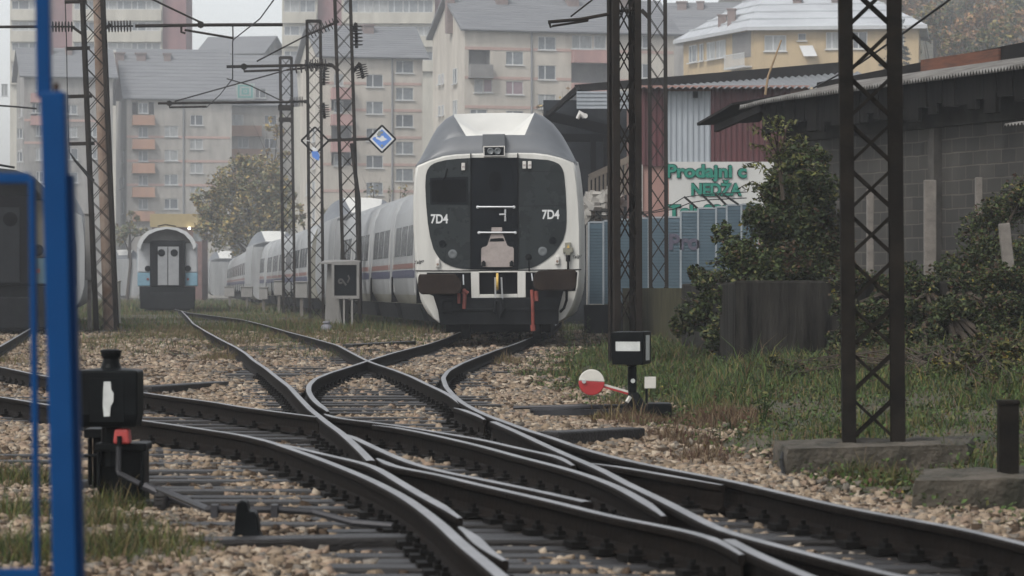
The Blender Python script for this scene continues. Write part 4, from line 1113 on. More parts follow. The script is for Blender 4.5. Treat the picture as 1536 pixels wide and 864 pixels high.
b = MB(); b.tube([W(511 + 3*math.cos(a), 422 + 3*math.sin(a), d - .37) for a in np.linspace(.6, 5.6, 10)] + [W(519, 428, d - .37)], .03, 5); b.tube([W(522, 413, d - .37), W(524, 418, d - .37), W(521, 424, d - .37)], .025, 5); b.build('chalk_mark', [mat('chalk_faint', (.06, .058, .055), .9)], fr)
for q in (508, 517, 529): 
    b = MB(); b.box(W(q - 1.3, 0, d).x, W(q + 1.3, 0, d).x, d - .42, d - .3, -.15, W(0, 448, d).z); b.build('leg', [M_CAB], t)
# ------------------------------------------------------------------ apartment blocks
M_FRAMEW = mat('window_frame_white', (.44, .45, .45), .5, var=.06)
PANES = [mat('pane_dark', (.085, .095, .105), .15, var=.35, scale=1.2), mat('pane_curtain', (.24, .25, .25), .35, var=.35, scale=2.5, stretch=(4, 1, .4)), mat('pane_mid', (.15, .165, .175), .25, var=.4, scale=1.5), mat('pane_pink', (.21, .15, .165), .4, var=.2)]
def stained(name, c, c2):
    c2 = tuple(x * .88 for x in c2)
    return mat(name, c, .9, col2=c2, scale=.6, stretch=(1.3, 1.3, .3))
M_W_CREAM = stained('wall_cream', (.46, .425, .37), (.37, .34, .295))
M_W_GREY = stained('wall_grey_plaster', (.38, .36, .325), (.25, .235, .215))
M_W_OLD = stained('wall_stained', (.30, .285, .265), (.16, .155, .148))
M_W_BAND = stained('tower_cream', (.44, .42, .36), (.36, .34, .29))
M_W_RED = stained('tower_red', (.23, .115, .115), (.17, .088, .09))
M_W_YEL = stained('wall_yellow', (.41, .315, .185), (.36, .275, .165))
M_ROOF = mat('roof_slate', (.115, .12, .13), .75, col2=(.16, .165, .175), scale=.8, stretch=(.3, 1, 3), bump=.3)
M_ROOFL = mat('roof_pale_sheet', (.42, .44, .46), .5, col2=(.32, .335, .355), scale=.6, stretch=(.4, 2, 1))
M_ORANGE = stained('balcony_orange', (.36, .205, .135), (.29, .17, .12))
M_PINK = stained('balcony_pink', (.36, .21, .19), (.30, .18, .165))
M_STRIPE = mat('facade_stripe', (.37, .255, .22), .9, var=.1)
M_DARKREC = mat('recess_wall', (.17, .165, .16), .9, var=.25, scale=.6)  # darker than the facades, recess shade put into the colour
M_CHIM = mat('chimney_brick', (.17, .13, .12), .9, var=.2)
M_PIPE = mat('downpipe', (.16, .165, .17), .6, var=.1)

def facade(bm_, x0, x1, z0, z1, openings, depth_of, y=0.0, mi=0, mr=0):
    """front wall in the plane y with real openings and reveals"""
    xs = sorted(set([x0, x1] + [v for o in openings for v in o[:2] if x0 < v < x1])); zs = sorted(set([z0, z1] + [v for o in openings for v in o[2:4] if z0 < v < z1]))
    for i in range(len(xs) - 1):
        for j in range(len(zs) - 1):
            cx, cz = (xs[i] + xs[i + 1]) / 2, (zs[j] + zs[j + 1]) / 2
            if any(o[0] < cx < o[1] and o[2] < cz < o[3] for o in openings): continue
            bm_.add([(xs[i], y, zs[j]), (xs[i + 1], y, zs[j]), (xs[i + 1], y, zs[j + 1]), (xs[i], y, zs[j + 1])], [(0, 1, 2, 3)], mi)
    for o in openings:
        a, b, c, e = o[:4]; dd = depth_of(o)
        v = [(a, y, c), (b, y, c), (b, y, e), (a, y, e), (a, y + dd, c), (b, y + dd, c), (b, y + dd, e), (a, y + dd, e)]
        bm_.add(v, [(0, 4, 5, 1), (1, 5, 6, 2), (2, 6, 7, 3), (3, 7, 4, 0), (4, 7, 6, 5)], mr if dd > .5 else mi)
WCACHE = {}
def window_obj(root, cx, cz, ww, hh, y, mull=1, frame=None, seed=0):
    key = (round(ww, 1), round(hh, 1), mull, seed % 4)
    if key not in WCACHE:
        ww2, hh2 = key[0], key[1]; fw = .065
        b = MB()
        b.box(-ww2/2, ww2/2, -.05, .05, -hh2/2, -hh2/2 + fw); b.box(-ww2/2, ww2/2, -.05, .05, hh2/2 - fw, hh2/2)
        b.box(-ww2/2, -ww2/2 + fw, -.05, .05, -hh2/2 + fw, hh2/2 - fw); b.box(ww2/2 - fw, ww2/2, -.05, .05, -hh2/2 + fw, hh2/2 - fw)
        for m in range(mull):
            x = -ww2/2 + ww2 * ((m + 1) / (mull + 1) if mull != 1 else .40); b.box(x - fw * .8, x + fw * .8, -.052, .05, -hh2/2 + fw, hh2/2 - fw)
        b.box(-ww2/2 - .1, ww2/2 + .1, -.26, -.06, -hh2/2 - .10, -hh2/2 - .02)
        wo_ = b.build('window', [M_FRAMEW], root, absolute=False)
        b = MB(); b.box(-ww2/2 + fw * .5, ww2/2 - fw * .5, -.01, .02, -hh2/2 + fw * .5, hh2/2 - fw * .5)
        p = b.build('pane', [PANES[seed % 4]], wo_, absolute=False)
        WCACHE[key] = wo_
        o = wo_
    else:
        o = copy_tree(WCACHE[key]); o.parent = root
    o.location = (cx, y + .10, cz)
    return o
def block(label, pxc, d, ang, width, depth, zbase, zeave, rise, wall, wins=(), recs=(), bals=(), stripes=(), pipes=(), chims=(), gable_wins=(), roofm=None, over=.55, group='apartment blocks behind the yard', name='apartment_block', cat='building', gable='x', winy=None, glabel=None):
    """corner at photo column pxc, distance d; all openings given in photo pixels on the front plane"""
    c = W(pxc, 432, d); rz = R(ang)
    root = thing(name, label, cat, (c.x, d, zbase), rz, group); root['_w'] = (0, 0, 0)
    s = FPX / d
    ca = math.cos(rz)
    def lx(px):
        # photo column -> local x on the rotated front plane
        k = (px - 768) / FPX
        return (k * d - c.x) / (ca - k * math.sin(rz))
    def lz(py, x):
        return CAMZ + (432 - py) * (d + x * math.sin(rz)) / FPX - zbase
    H = zeave - zbase
    ops, wl = [], []
    n_ = 0
    for (cx, cy, w_, h_, *k) in wins:
        a, b2 = lx(cx - w_ / 2), lx(cx + w_ / 2); z0, z1 = lz(cy + h_ / 2, a), lz(cy - h_ / 2, a)
        ops.append((a, b2, z0, z1, 0)); wl.append(((a + b2) / 2, (z0 + z1) / 2, b2 - a, z1 - z0, k[0] if k else 1, k[1] if len(k) > 1 else random.choice([0, 0, 1, 2, 2])))
    for (x0, x1, y0, y1) in recs:
        a, b2 = lx(x0), lx(x1); ops.append((a, b2, lz(y1, a), lz(y0, a), 1))
    b = MB()
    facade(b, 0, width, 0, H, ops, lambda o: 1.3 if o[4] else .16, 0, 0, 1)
    # other walls
    gz = rise
    def gab(x, flip):
        v = [(x, 0, 0), (x, depth, 0), (x, depth, H), (x, depth / 2, H + gz * .97), (x, 0, H)]
        b.add(v, [(0, 1, 2, 3, 4)], 0)
    gab(0, 0); gab(width, 1)
    b.add([(0, depth, 0), (width, depth, 0), (width, depth, H), (0, depth, H)], [(0, 1, 2, 3)], 0)
    b.build('wall', [wall, M_DARKREC], root, absolute=False)
    for (cx, cz, w_, h_, mull, seed) in wl: window_obj(root, cx, cz, w_, h_, 0, mull, None, seed)
    for (x0, x1, y0, y1, m_) in bals:
        b = MB(); a, e = lx(x0), lx(x1); z0, z1 = lz(y1, a), lz(y0, a)
        b.box(a, e, -.9, -.80, z0, z1); b.box(a, a + .1, -.795, -.004, z0, z1); b.box(e - .1, e, -.795, -.004, z0, z1); b.box(a - .05, e + .05, -.95, -.002, z0 - .16, z0 - .004)
        b.build('balcony', [m_], root, absolute=False)
    for (x0, x1, y_) in stripes:
        b = MB(); a, e = lx(x0), lx(x1)
        segs = [(a, e)]
        zc = lz(y_, a)
        for o in ops:
            if o[2] - .1 < zc < o[3] + .1:
                ns = []
                for (p, q) in segs:
                    if o[1] <= p or o[0] >= q: ns.append((p, q)); continue
                    if o[0] > p: ns.append((p, o[0] - .02))
                    if o[1] < q: ns.append((o[1] + .02, q))
                segs = ns
        for p, q in segs:
            b = MB(); b.box(p, q, -.05, -.003, zc - .14, zc + .14); b.build('facade_stripe', [M_STRIPE], root, absolute=False)
    for (x_, y0, y1) in pipes:
        b = MB(); a = lx(x_); b.tube([(a, -.12, lz(y1, a)), (a, -.12, lz(y0, a))], .10, 6); b.build('downpipe', [M_PIPE], root, absolute=False)
    # roof
    o2 = over
    b = MB(); t = .28
    prof_ = [(-o2, H - gz * o2 / (depth / 2) * .0 - .12), (depth / 2, H + gz), (depth + o2, H - .12), (depth + o2, H - .12 + t), (depth / 2, H + gz + t), (-o2, H - .12 + t)]
    b.loft([[(-o2, y, z) for y, z in prof_], [(width + o2, y, z) for y, z in prof_]], 0)
    b.tube([(-o2, -o2 - .06, H + .02), (width + o2, -o2 - .06, H + .02)], .12, 6)
    for q in np.linspace(.06, .94, 13):
        yy = -o2 + (depth / 2 + o2) * q; zz = H - .12 + t + (gz + .12) * q
        b.box(-o2, width + o2, yy - .02, yy + .02, zz - .03, zz + .025)
    rf = b.build('roof', [roofm or M_ROOF], root, absolute=False)
    for (x_, y0, wpx) in chims:
        a = lx(x_); w_ = wpx / s; yy = depth * .36; z1 = max(lz(y0, a), H + gz * .74 + 1.1); b = MB()
        b.box(a - w_/2, a + w_/2, yy, yy + w_, H, z1); b.box(a - w_*.62, a + w_*.62, yy - .12*w_, yy + w_*1.12, z1 + .002, z1 + .16); b.build('chimney', [M_CHIM], rf, absolute=False)
    # windows on the left gable side (x=0 plane): (y along depth, z, w, h)
    for (gy, gz_, w_, h_) in gable_wins:
        o = window_obj(root, 0, 0, w_, h_, 0, 1, None, random.randint(0, 3)); o.rotation_euler = (0, 0, R(-90)); o.location = (-.05, gy, gz_)
    root['_w'] = (c.x, d, zbase)
    return root, lx, lz
# right hand block (front 697-990)
w3 = [(772, 87, 26, 20), (718, 128.5, 13, 20, 0, 1), (732, 128.5, 13, 20, 0, 3), (772, 131.5, 26, 20, 1, 3), (772, 176, 26, 20), (820.5, 64.5, 27, 20), (820.5, 108.5, 27, 21), (820.5, 152, 27, 21), (820.5, 196, 27, 21), (873, 63, 30, 20, 1, 1), (900, 63, 18, 20, 0, 1), (966, 62, 22, 20), (966, 106, 22, 21), (966, 150, 22, 21), (718, 174, 26, 20), (772, 220, 26, 20), (718, 218, 26, 20), (820.5, 240, 27, 21)]
block('tall cream block with pink stripes behind the white train roof', 697, 313, 17, 21.5, 11.5, -.5, CAMZ + (432 - 45) * 313 / FPX, 3.6, M_W_CREAM, w3, recs=[(703, 735, 74, 97), (857, 912, 93, 124), (857, 912, 138, 168)],
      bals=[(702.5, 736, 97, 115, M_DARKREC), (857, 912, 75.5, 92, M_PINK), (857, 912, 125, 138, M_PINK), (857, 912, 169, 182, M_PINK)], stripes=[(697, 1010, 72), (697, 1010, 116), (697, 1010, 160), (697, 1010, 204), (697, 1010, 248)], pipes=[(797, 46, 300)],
      chims=[(694, 5, 12), (772, 6, 18), (880, 10, 18), (960, 6, 16)], gable_wins=[(3.2, 22.3, 1.3, 1.5), (7.6, 22.3, .6, 1.0), (8.8, 22.3, .6, 1.0), (3.2, 19.2, 1.3, 1.5), (7.6, 19.2, .6, 1.0), (8.8, 19.2, .6, 1.0), (3.2, 16.4, 1.3, 1.5), (7.6, 16.4, .6, 1.0), (8.8, 16.4, .6, 1.0), (3.2, 13.6, 1.3, 1.5), (3.2, 10.8, 1.3, 1.5), (3.2, 8, 1.3, 1.5), (7.6, 13.6, .6, 1.0)])
_b = bpy.data.objects['apartment_block']; b = MB(); a_ = 4.05; b.box(a_, a_ + .8, -.42, -.06, 17.9, 18.5); b.build('air_conditioner', [M_FRAMEW], _b, absolute=False)
# middle block (front 480-632)
w4 = []
for i in range(5): w4.append((562, 121 + i * 40.5, 25, 19)); w4.append((607, 100 + i * 40.6, 26, 19))
w4 += [(508, 120, 14, 18, 0), (508, 160, 14, 18, 0), (508, 240, 14, 18, 0)]
block('cream block with stripes and shuttered window behind the diamond signs', 480, 335, 15, 10.9, 10.5, -.5, CAMZ + (432 - 85) * 335 / FPX, 3.4, M_W_CREAM, w4, recs=[(497, 527, 149, 166), (497, 527, 189, 208), (497, 527, 229, 248)],
      bals=[(496, 528, 132, 147, M_PINK), (496, 528, 172, 186, M_PINK), (496, 528, 212, 226, M_PINK)], stripes=[(480, 632, 124), (480, 632, 164), (480, 632, 205), (480, 632, 246), (480, 632, 286)], pipes=[(588, 88, 330)], chims=[(565, 42, 16), (492, 44, 13)],
      gable_wins=[(3, 17.6, 1.2, 1.5), (3, 14.8, 1.2, 1.5), (3, 12, 1.2, 1.5), (6.4, 17.6, .7, 1.2), (6.4, 12, .7, 1.2), (3, 9.2, 1.2, 1.5)])
# left middle block with orange balconies
w5 = []
for i in range(5): w5.append((257, 197 + i * 36.2, 20, 16))
for i in range(4): w5.append((295, 180 + i * 36, 19, 15))
for i in range(5): w5.append((215, 162 + i * 36, 14, 16, 1, 2))
block('grey block with orange balconies under a big slate roof, left of the middle masts', 190, 377, 13, 12.3, 12, -.5, CAMZ + (432 - 148) * 377 / FPX, 6.0, M_W_GREY, w5, recs=[(198, 207, 153, 172), (223, 231, 153, 172)],
      bals=[(198, 231, 173 + i * 36, 186 + i * 36, M_ORANGE) for i in range(5)], stripes=[(190, 345, 205), (190, 345, 241), (190, 345, 277)], pipes=[(275, 152, 330)], chims=[(186, 88, 13), (218, 113, 14), (258, 104, 10), (160, 90, 9)],
      gable_wins=[(3, 17, .8, 1.3), (3, 14, .8, 1.3), (3, 11, .8, 1.3), (7, 14, .8, 1.3)])
w6 = [(352, 180, 26, 16), (340, 214, 16, 15), (365, 214, 16, 15), (340, 249, 16, 15), (365, 249, 16, 15), (406, 215, 18, 15), (406, 180, 18, 15), (325, 143, 16, 14), (343, 141, 12, 14), (391, 140, 16, 14)]
b6, lx6, lz6 = block('grey block with a teal spiral painted on its attic, beside the middle masts', 322, 392, 8, 9.6, 10, -.5, CAMZ + (432 - 158) * 392 / FPX, 6.2, M_W_GREY, w6, recs=[(323, 333, 168, 188)],
      bals=[(323, 392, 188.5, 202.5, M_ORANGE), (323, 392, 223.5, 237, M_ORANGE), (323, 392, 258, 271, M_ORANGE)], stripes=[], chims=[(298, 80, 13), (330, 98, 11)])
b = MB(); z0 = lz6(150, 3.5); z1 = lz6(126, 3.5); a, e = lx6(353), lx6(381)
b.box(a, e, -1.3, -.9, z0, z1, 0)
for k_, (f0, f1) in enumerate(((.10, .20), (.30, .40), (.46, .5))):
    cx, cz, hx, hz = (a + e) / 2, (z0 + z1) / 2, (e - a) / 2, (z1 - z0) / 2
    q0, q1 = 1 - 2 * f0, 1 - 2 * f1
    b.box(cx - hx*q0, cx + hx*q0, -1.33 , -1.302, cz + hz*q1, cz + hz*q0, 1); b.box(cx - hx*q0, cx + hx*q0, -1.33, -1.302, cz - hz*q0, cz - hz*q1, 1)
    b.box(cx - hx*q0, cx - hx*q1, -1.331, -1.302, cz - hz*q1, cz + hz*q1, 1); b.box(cx + hx*q1, cx + hx*q0, -1.331, -1.302, cz - hz*q1, cz + hz*q1, 1)
b.build('attic_panel', [mat('attic_grey', (.33, .37, .36), .8, var=.1), mat('teal_paint', (.10, .30, .28), .7, var=.1)], b6, absolute=False)
# far left stained block
w7 = [(7, 135, 9, 18), (60, 128, 14, 16), (108, 164, 16, 14), (108, 198, 16, 15), (108, 231, 18, 17), (60, 231, 12, 18), (60, 196, 12, 16), (60, 265, 12, 16), (108, 266, 18, 16), (140, 231, 12, 14), (140, 198, 12, 14), (30, 235, 8, 14), (30, 200, 8, 14), (55, 162, 14, 14)]
block('stained old grey block at the far left behind the blue post', 36, 372, 14, 10.2, 9.0, -.5, CAMZ + (432 - 115) * 372 / FPX, 3.4, M_W_OLD, w7, recs=[(46, 56, 170, 188)], bals=[(46, 70, 140, 152, M_PINK), (46, 70, 174, 186, M_PINK)], stripes=[(36, 165, 180), (36, 165, 214)], chims=[(80, 76, 9), (108, 74, 10)], gable_wins=[(2.5, 22, .9, 1.3), (2.5, 17, .9, 1.3), (5.5, 12, .9, 1.3), (5.5, 17, .9, 1.3)])
# gabled house far behind
block('pale gabled house far behind between the tower and the middle masts', 300, 450, -12, 9, 11, -.5, CAMZ + (432 - 82) * 450 / FPX, 2.6, M_W_OLD, [(352, 92, 12, 14)], chims=[])
# towers
def tower(label, d, zones, ztop, rows):
    c = W(zones[0][0], 432, d)
    root = thing('apartment_tower', label, 'building', (c.x, d, -.5), 0, 'apartment towers'); root['_w'] = (0, 0, 0)
    s = FPX / d
    def X(px): return (px - 768) * d / FPX - c.x
    def Z(py): return CAMZ + (432 - py) * d / FPX + .5
    for (x0, x1, off, m_, wn, band) in zones:
        ops = []
        if wn:
            for y0, y1 in rows:
                ops.append((X(x0) + .25, X(x1) - .25, Z(y1), Z(y0), 0))
        b = MB(); facade(b, X(x0), X(x1), 0, ztop, ops, lambda o: .25, off, 0, 0)
        b.add([(X(x0), off, 0), (X(x0), off + 9, 0), (X(x0), off + 9, ztop), (X(x0), off, ztop)], [(0, 1, 2, 3)]); b.add([(X(x1), off, 0), (X(x1), off + 9, 0), (X(x1), off + 9, ztop), (X(x1), off, ztop)], [(0, 1, 2, 3)])
        b.add([(X(x0), off, ztop), (X(x1), off, ztop), (X(x1), off + 9, ztop), (X(x0), off + 9, ztop)], [(0, 1, 2, 3)])
        b.build('wall', [m_], root, absolute=False)
        for o in ops:
            n_ = max(1, int(round((o[1] - o[0]) / 2.0))); sw = (o[1] - o[0]) / n_
            for k in range(n_):
                window_obj(root, o[0] + sw * (k + .5), (o[2] + o[3]) / 2, sw - .06, o[3] - o[2], off, 1, None, random.choice([0, 1, 2, 2, 1]))
        if band:
            for y0, y1 in rows:
                b = MB(); b.box(X(x0) + .1, X(x1) - .1, off - .55, off - .01, Z(y1 + 17), Z(y1 + .5)); b.build('balcony_band', [M_W_BAND], root, absolute=False)
    root['_w'] = (c.x, d, -.5)
    return root
tower('hazy cream and dull red tower block behind the left mast', 460, [(15, 72, 0, M_W_BAND, True, True), (72, 108, .8, M_W_RED, False, False), (108, 243, .3, M_W_BAND, True, True), (243, 278, 1.0, M_W_RED, False, False)], 48, [(-52, -36), (-19, -3 + 17 * 0), (1, 14), (33, 46), (64, 76)][2:] + [(-31, -17), (97, 110)])
tower('hazy cream and dull red tower block behind the middle masts', 430, [(423, 476, 0, M_W_BAND, True, True), (476, 512, 1.2, M_W_RED, False, False), (512, 652, .6, M_W_BAND, True, True), (652, 700, 1.5, M_W_RED, False, False), (700, 735, .9, M_W_RED, False, False)], 47, [(0, 18), (39, 53), (-38, -20), (77, 90)])
# yellow house on the slope (hip roof)
d = 270.0
c = W(1131, 432, d)
zb = 8.5
yh = thing('yellow_house', 'yellow house with pale hipped sheet roof on the slope behind the shop', 'building', (c.x, d, zb), R(-8), None); yh['_w'] = (0, 0, 0)
def fyl(px, rz=R(-8)):
    k = (px - 768) / FPX; return (k * d - c.x) / (math.cos(rz) - k * math.sin(rz))
def fzl(py): return CAMZ + (432 - py) * d / FPX - zb
ZE = fzl(41)
b = MB()
wr = [(1163, 65, 33, 24, 1, 1), (1203, 56, 12, 10, 0, 0), (1250, 62, 22, 25, 1, 1), (1290, 62, 22, 25, 1, 0), (1345, 62, 22, 25, 1, 0)]
ops = [(fyl(x - w_/2), fyl(x + w_/2), fzl(y + h_/2), fzl(y - h_/2), 0) for x, y, w_, h_, *_ in wr]
facade(b, 0, fyl(1378), 0, ZE, ops, lambda o: .15)
WR = fyl(1378)
# left facade goes back to the left: direction in local coords
LL = 15.0; la = R(118)
ux, uy = math.cos(la), math.sin(la)
def lpt(t, z, out=0.0): return (ux * t + (-uy) * out * 1.0, uy * t + ux * out, z)
b.add([lpt(0, 0), lpt(LL, 0), lpt(LL, ZE), lpt(0, ZE)], [(0, 1, 2, 3)]); b.add([(WR, 0, 0), (WR, 12, 0), (WR, 12, ZE), (WR, 0, ZE)], [(0, 1, 2, 3)]); b.add([lpt(LL, 0), (WR, 12, 0), (WR, 12, ZE), lpt(LL, ZE)], [(0, 1, 2, 3)])
b.build('wall', [M_W_YEL], yh, absolute=False)
for (x, y, w_, h_, mull, seed), o in zip(wr, ops): window_obj(yh, (o[0] + o[1]) / 2, (o[2] + o[3]) / 2, o[1] - o[0], o[3] - o[2], 0, mull, None, seed)
for t_, w_, seed in ((3.4 + 3.3, 1.9, 1), (3.4 + 5.4, 1.7, 1), (3.4 + 7.5, .8, 0), (3.4 + 9.3, 1.7, 2)):
    o = window_obj(yh, 0, 0, w_, 1.5, 0, 1, None, seed); o.rotation_euler = (0, 0, la + math.pi); p = lpt(t_, ZE - 1.35, .06); o.location = p
b = MB(); p0, p1 = lpt(.6, ZE - 2.0, .02), lpt(4.4, ZE - 2.0, .02); b.loft([[lpt(.6, ZE - 2.4, .03), lpt(.6, ZE - .25, .03), lpt(.6, ZE - .25, -.02), lpt(.6, ZE - 2.4, -.02)], [lpt(4.4, ZE - 2.4, .03), lpt(4.4, ZE - .25, .03), lpt(4.4, ZE - .25, -.02), lpt(4.4, ZE - 2.4, -.02)]], 0); b.build('loggia_shade_panel', [M_DARKREC], yh, absolute=False)  # flat dark panel, the shade of the opening is only its colour
b = MB()
for i in range(17):
    t_ = .5 + i * .25; b.bar(lpt(t_, ZE - 3.1, .7), lpt(t_, ZE - 2.1, .7), .06, .04)
b.bar(lpt(.4, ZE - 2.1, .7), lpt(4.6, ZE - 2.1, .7), .07, .07); b.bar(lpt(.4, ZE - 3.15, .7), lpt(4.6, ZE - 3.15, .7), .07, .07); b.bar(lpt(.4, ZE - 3.25, .35), lpt(4.6, ZE - 3.25, .35), .75, .12); b.build('railing', [M_FRAMEW], yh, absolute=False)
b = MB(); a = fyl(1210); b.loft([[(a - .6, -.1, fzl(70)), (a + .5, -.1, fzl(70)), (a + .9, -.7, fzl(86)), (a - .2, -.7, fzl(86))], [(a - .6, -.05, fzl(70) + .05), (a + .5, -.05, fzl(70) + .05), (a + .9, -.65, fzl(86) + .05), (a - .2, -.65, fzl(86) + .05)]], 0); b.build('awning', [M_FRAMEW], yh, absolute=False)
b = MB(); ov = .7
A, B_, C_, D_ = (-.3, -ov, ZE), (WR + ov, -ov, ZE), (WR + ov, 12 + ov, ZE), lpt(LL + ov, ZE, .7)
A = lpt(0, ZE, .8); A = (A[0] + .1, -ov, ZE)
R1, R2 = (1.0, 6.2, ZE + 3.9), (WR - 6, 6.2, ZE + 3.9)
b.add([A, B_, C_, D_, R1, R2], [(0, 1, 5, 4), (1, 2, 5), (2, 3, 4, 5), (3, 0, 4), (0, 3, 2, 1)])
b.add([(p[0], p[1], p[2] - .3) for p in (A, B_, C_, D_)] + [A, B_, C_, D_], [(0, 1, 5, 4), (1, 2, 6, 5), (2, 3, 7, 6), (3, 0, 4, 7)], 1)
for q in (.18, .36, .54, .72, .88):
    l = lambda u, v: tuple(u[i] + (v[i] - u[i]) * q + (.05 if i == 2 else 0) for i in range(3))
    b.bar(l(A, R1), l(B_, R2), .12, .12, 0); b.bar(l(A, R1), l(D_, R1), .12, .12, 0)
rf = b.build('roof', [M_ROOFL, mat('gutter', (.36, .37, .38), .6, var=.1)], yh, absolute=False)
for a, yy, top in ((fyl(1193), 3, -4), (fyl(1252), 3.2, -2), (fyl(1092), 4, 8), (fyl(1075), 6, 14)):
    b = MB(); zt = fzl(top); b.box(a - .35, a + .35, yy, yy + .7, ZE, zt); b.box(a - .42, a + .42, yy - .07, yy + .77, zt + .003, zt + .12); b.build('chimney', [M_CHIM], rf, absolute=False)
yh['_w'] = (c.x, d, zb)
# dark roofed houses between the block and the yellow house
block('dark roofed house glimpsed between the masts above the shop', 1000, 350, -6, 8, 10, 6, CAMZ + (432 - 52) * 350 / FPX, 3.6, M_W_OLD, [(1020, 60, 10, 10)], chims=[(1020, 0, 14), (1048, 2, 10)], group='houses behind the shop')
# kiosk with yellow band behind the carriage
d = 262.0
c = W(265, 432, d)
k = thing('kiosk', 'low kiosk with a dull yellow fascia and lamps behind the blue carriage', 'building', (c.x, d, 0))
b = MB(); b.box(W(228, 0, d).x, W(303, 0, d).x, d, d + 5, 0, W(0, 341, d).z); b.build('wall', [mat('kiosk_red', (.13, .075, .068), .8, var=.3)], k)
b = MB(); b.box(W(226, 0, d).x, W(301, 0, d).x, d - .5, d + 5.2, W(0, 341, d).z + .003, W(0, 321, d).z); b.build('fascia', [mat('kiosk_yellow', (.27, .21, .10), .7, var=.1)], k)
b = MB(); b.box(W(290, 0, d).x, W(303, 0, d).x, d - .03, d + .05, W(0, 362, d).z, W(0, 344, d).z); b.build('window', [PANES[2]], k)
ml = bpy.data.materials.new('lit_lamp'); ml.use_nodes = True; bs = ml.node_tree.nodes['Principled BSDF']; bs.inputs['Emission Color'].default_value = (1, .93, .75, 1); bs.inputs['Emission Strength'].default_value = 12
for q, y_ in ((310.8, 341), (303.5, 341.3), (284, 342.5)):
    b = MB(); b.lathe([(.001, -.10), (.09, -.06), (.09, .06), (.001, .10)], tuple(W(q, y_, d - .7)), 8); lo = b.build('lamp', [ml], k)
    b = MB(); b.bar(W(q, y_ - .6, d - .7), W(q, y_ - .6, d - .3) , .05, .05); b.build('lamp_bracket', [M_PIPE], k)

# ------------------------------------------------------------------ shop with sign
d = 92.0
M_CORR_R = mat('corrugated_maroon', (.062, .0135, .016), .6, var=.2, scale=1.5, stretch=(3, 3, .5))
M_CORR_W = mat('corrugated_pale', (.27, .295, .32), .5, var=.1, scale=1.5, stretch=(3, 3, .5))
M_PLASTP = stained('shop_pink', (.28, .165, .14), (.23, .135, .115))
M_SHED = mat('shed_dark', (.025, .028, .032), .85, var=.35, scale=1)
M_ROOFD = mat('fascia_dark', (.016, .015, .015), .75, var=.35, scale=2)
M_SHEET = mat('roof_sheet', (.13, .138, .145), .55, var=.2, scale=1.2, stretch=(.4, 3, 1))
def corr(b, x0, x1, z0, z1, y, pitch, amp, mi=0):
    n_ = int((x1 - x0) / pitch * 4) + 1
    prof_ = [(x0 + (x1 - x0) * i / n_, y - amp * (0, 1, 1, 0)[i % 4]) for i in range(n_ + 1)]
    b.loft([[(x, yy, z0) for x, yy in prof_], [(x, yy, z1) for x, yy in prof_]], mi, cap=False, closed=False)
c = W(1040, 432, d); c.z = 0
sh = thing('shop_building', 'shop building with maroon and pale corrugated cladding and a dark roof line', 'building', tuple(c))
X = lambda px, dd=d: W(px, 0, dd).x
Z = lambda py, dd=d: W(0, py, dd).z
b = MB(); b.box(X(957), X(1215), d + .02, d + 9, 0, Z(128)); b.build('wall', [M_PLASTP], sh)
b = MB(); b.box(X(957), X(963.5), d - .06, d + .03, 0, Z(247)); b.build('corner_strip', [mat('plaster_white', (.5, .49, .46), .8, var=.15)], sh)
for x0, x1, y0, y1, m_ in ((955, 1000.5, 134, 249, M_CORR_R), (1001, 1066, 137, 245, M_CORR_W), (1066.6, 1185, 134, 243, M_CORR_R)):
    b = MB(); corr(b, X(x0), X(x1), Z(y1), Z(y0), d - .05, .16, .035); b.build('cladding', [m_], sh)
b = MB(); b.box(X(1039), X(1046), d - .3, d - .09, Z(147), Z(138)); b.build('floodlight', [M_DARK], sh)
# main roof: sheet rising to the back, thick dark fascia
b = MB()
n_ = 140; xa, xb = X(955), X(1320)
ring0 = [(xa + (xb - xa) * i / n_, d - .55, Z(133.5) + .032 * (1, .2, -1, .2)[i % 4]) for i in range(n_ + 1)]
ring1 = [(x, d + 6.0, z + .38 + .50 * (x - xa) / (xb - xa)) for x, y, z in ring0]
b.loft([ring0, ring1], 0, cap=False, closed=False); rf = b.build('roof', [M_SHEET], sh)
b = MB(); dd = d + 6.0
b.loft([[tuple(W(862, 127, dd)), tuple(W(862, 138, dd)), tuple(W(862, 138, dd + .3)), tuple(W(862, 127, dd + .3))], [tuple(W(1262, 93, dd)), tuple(W(1262, 113, dd)), tuple(W(1262, 113, dd + .3)), tuple(W(1262, 93, dd + .3))]], 0); b.build('fascia', [M_ROOFD], rf)
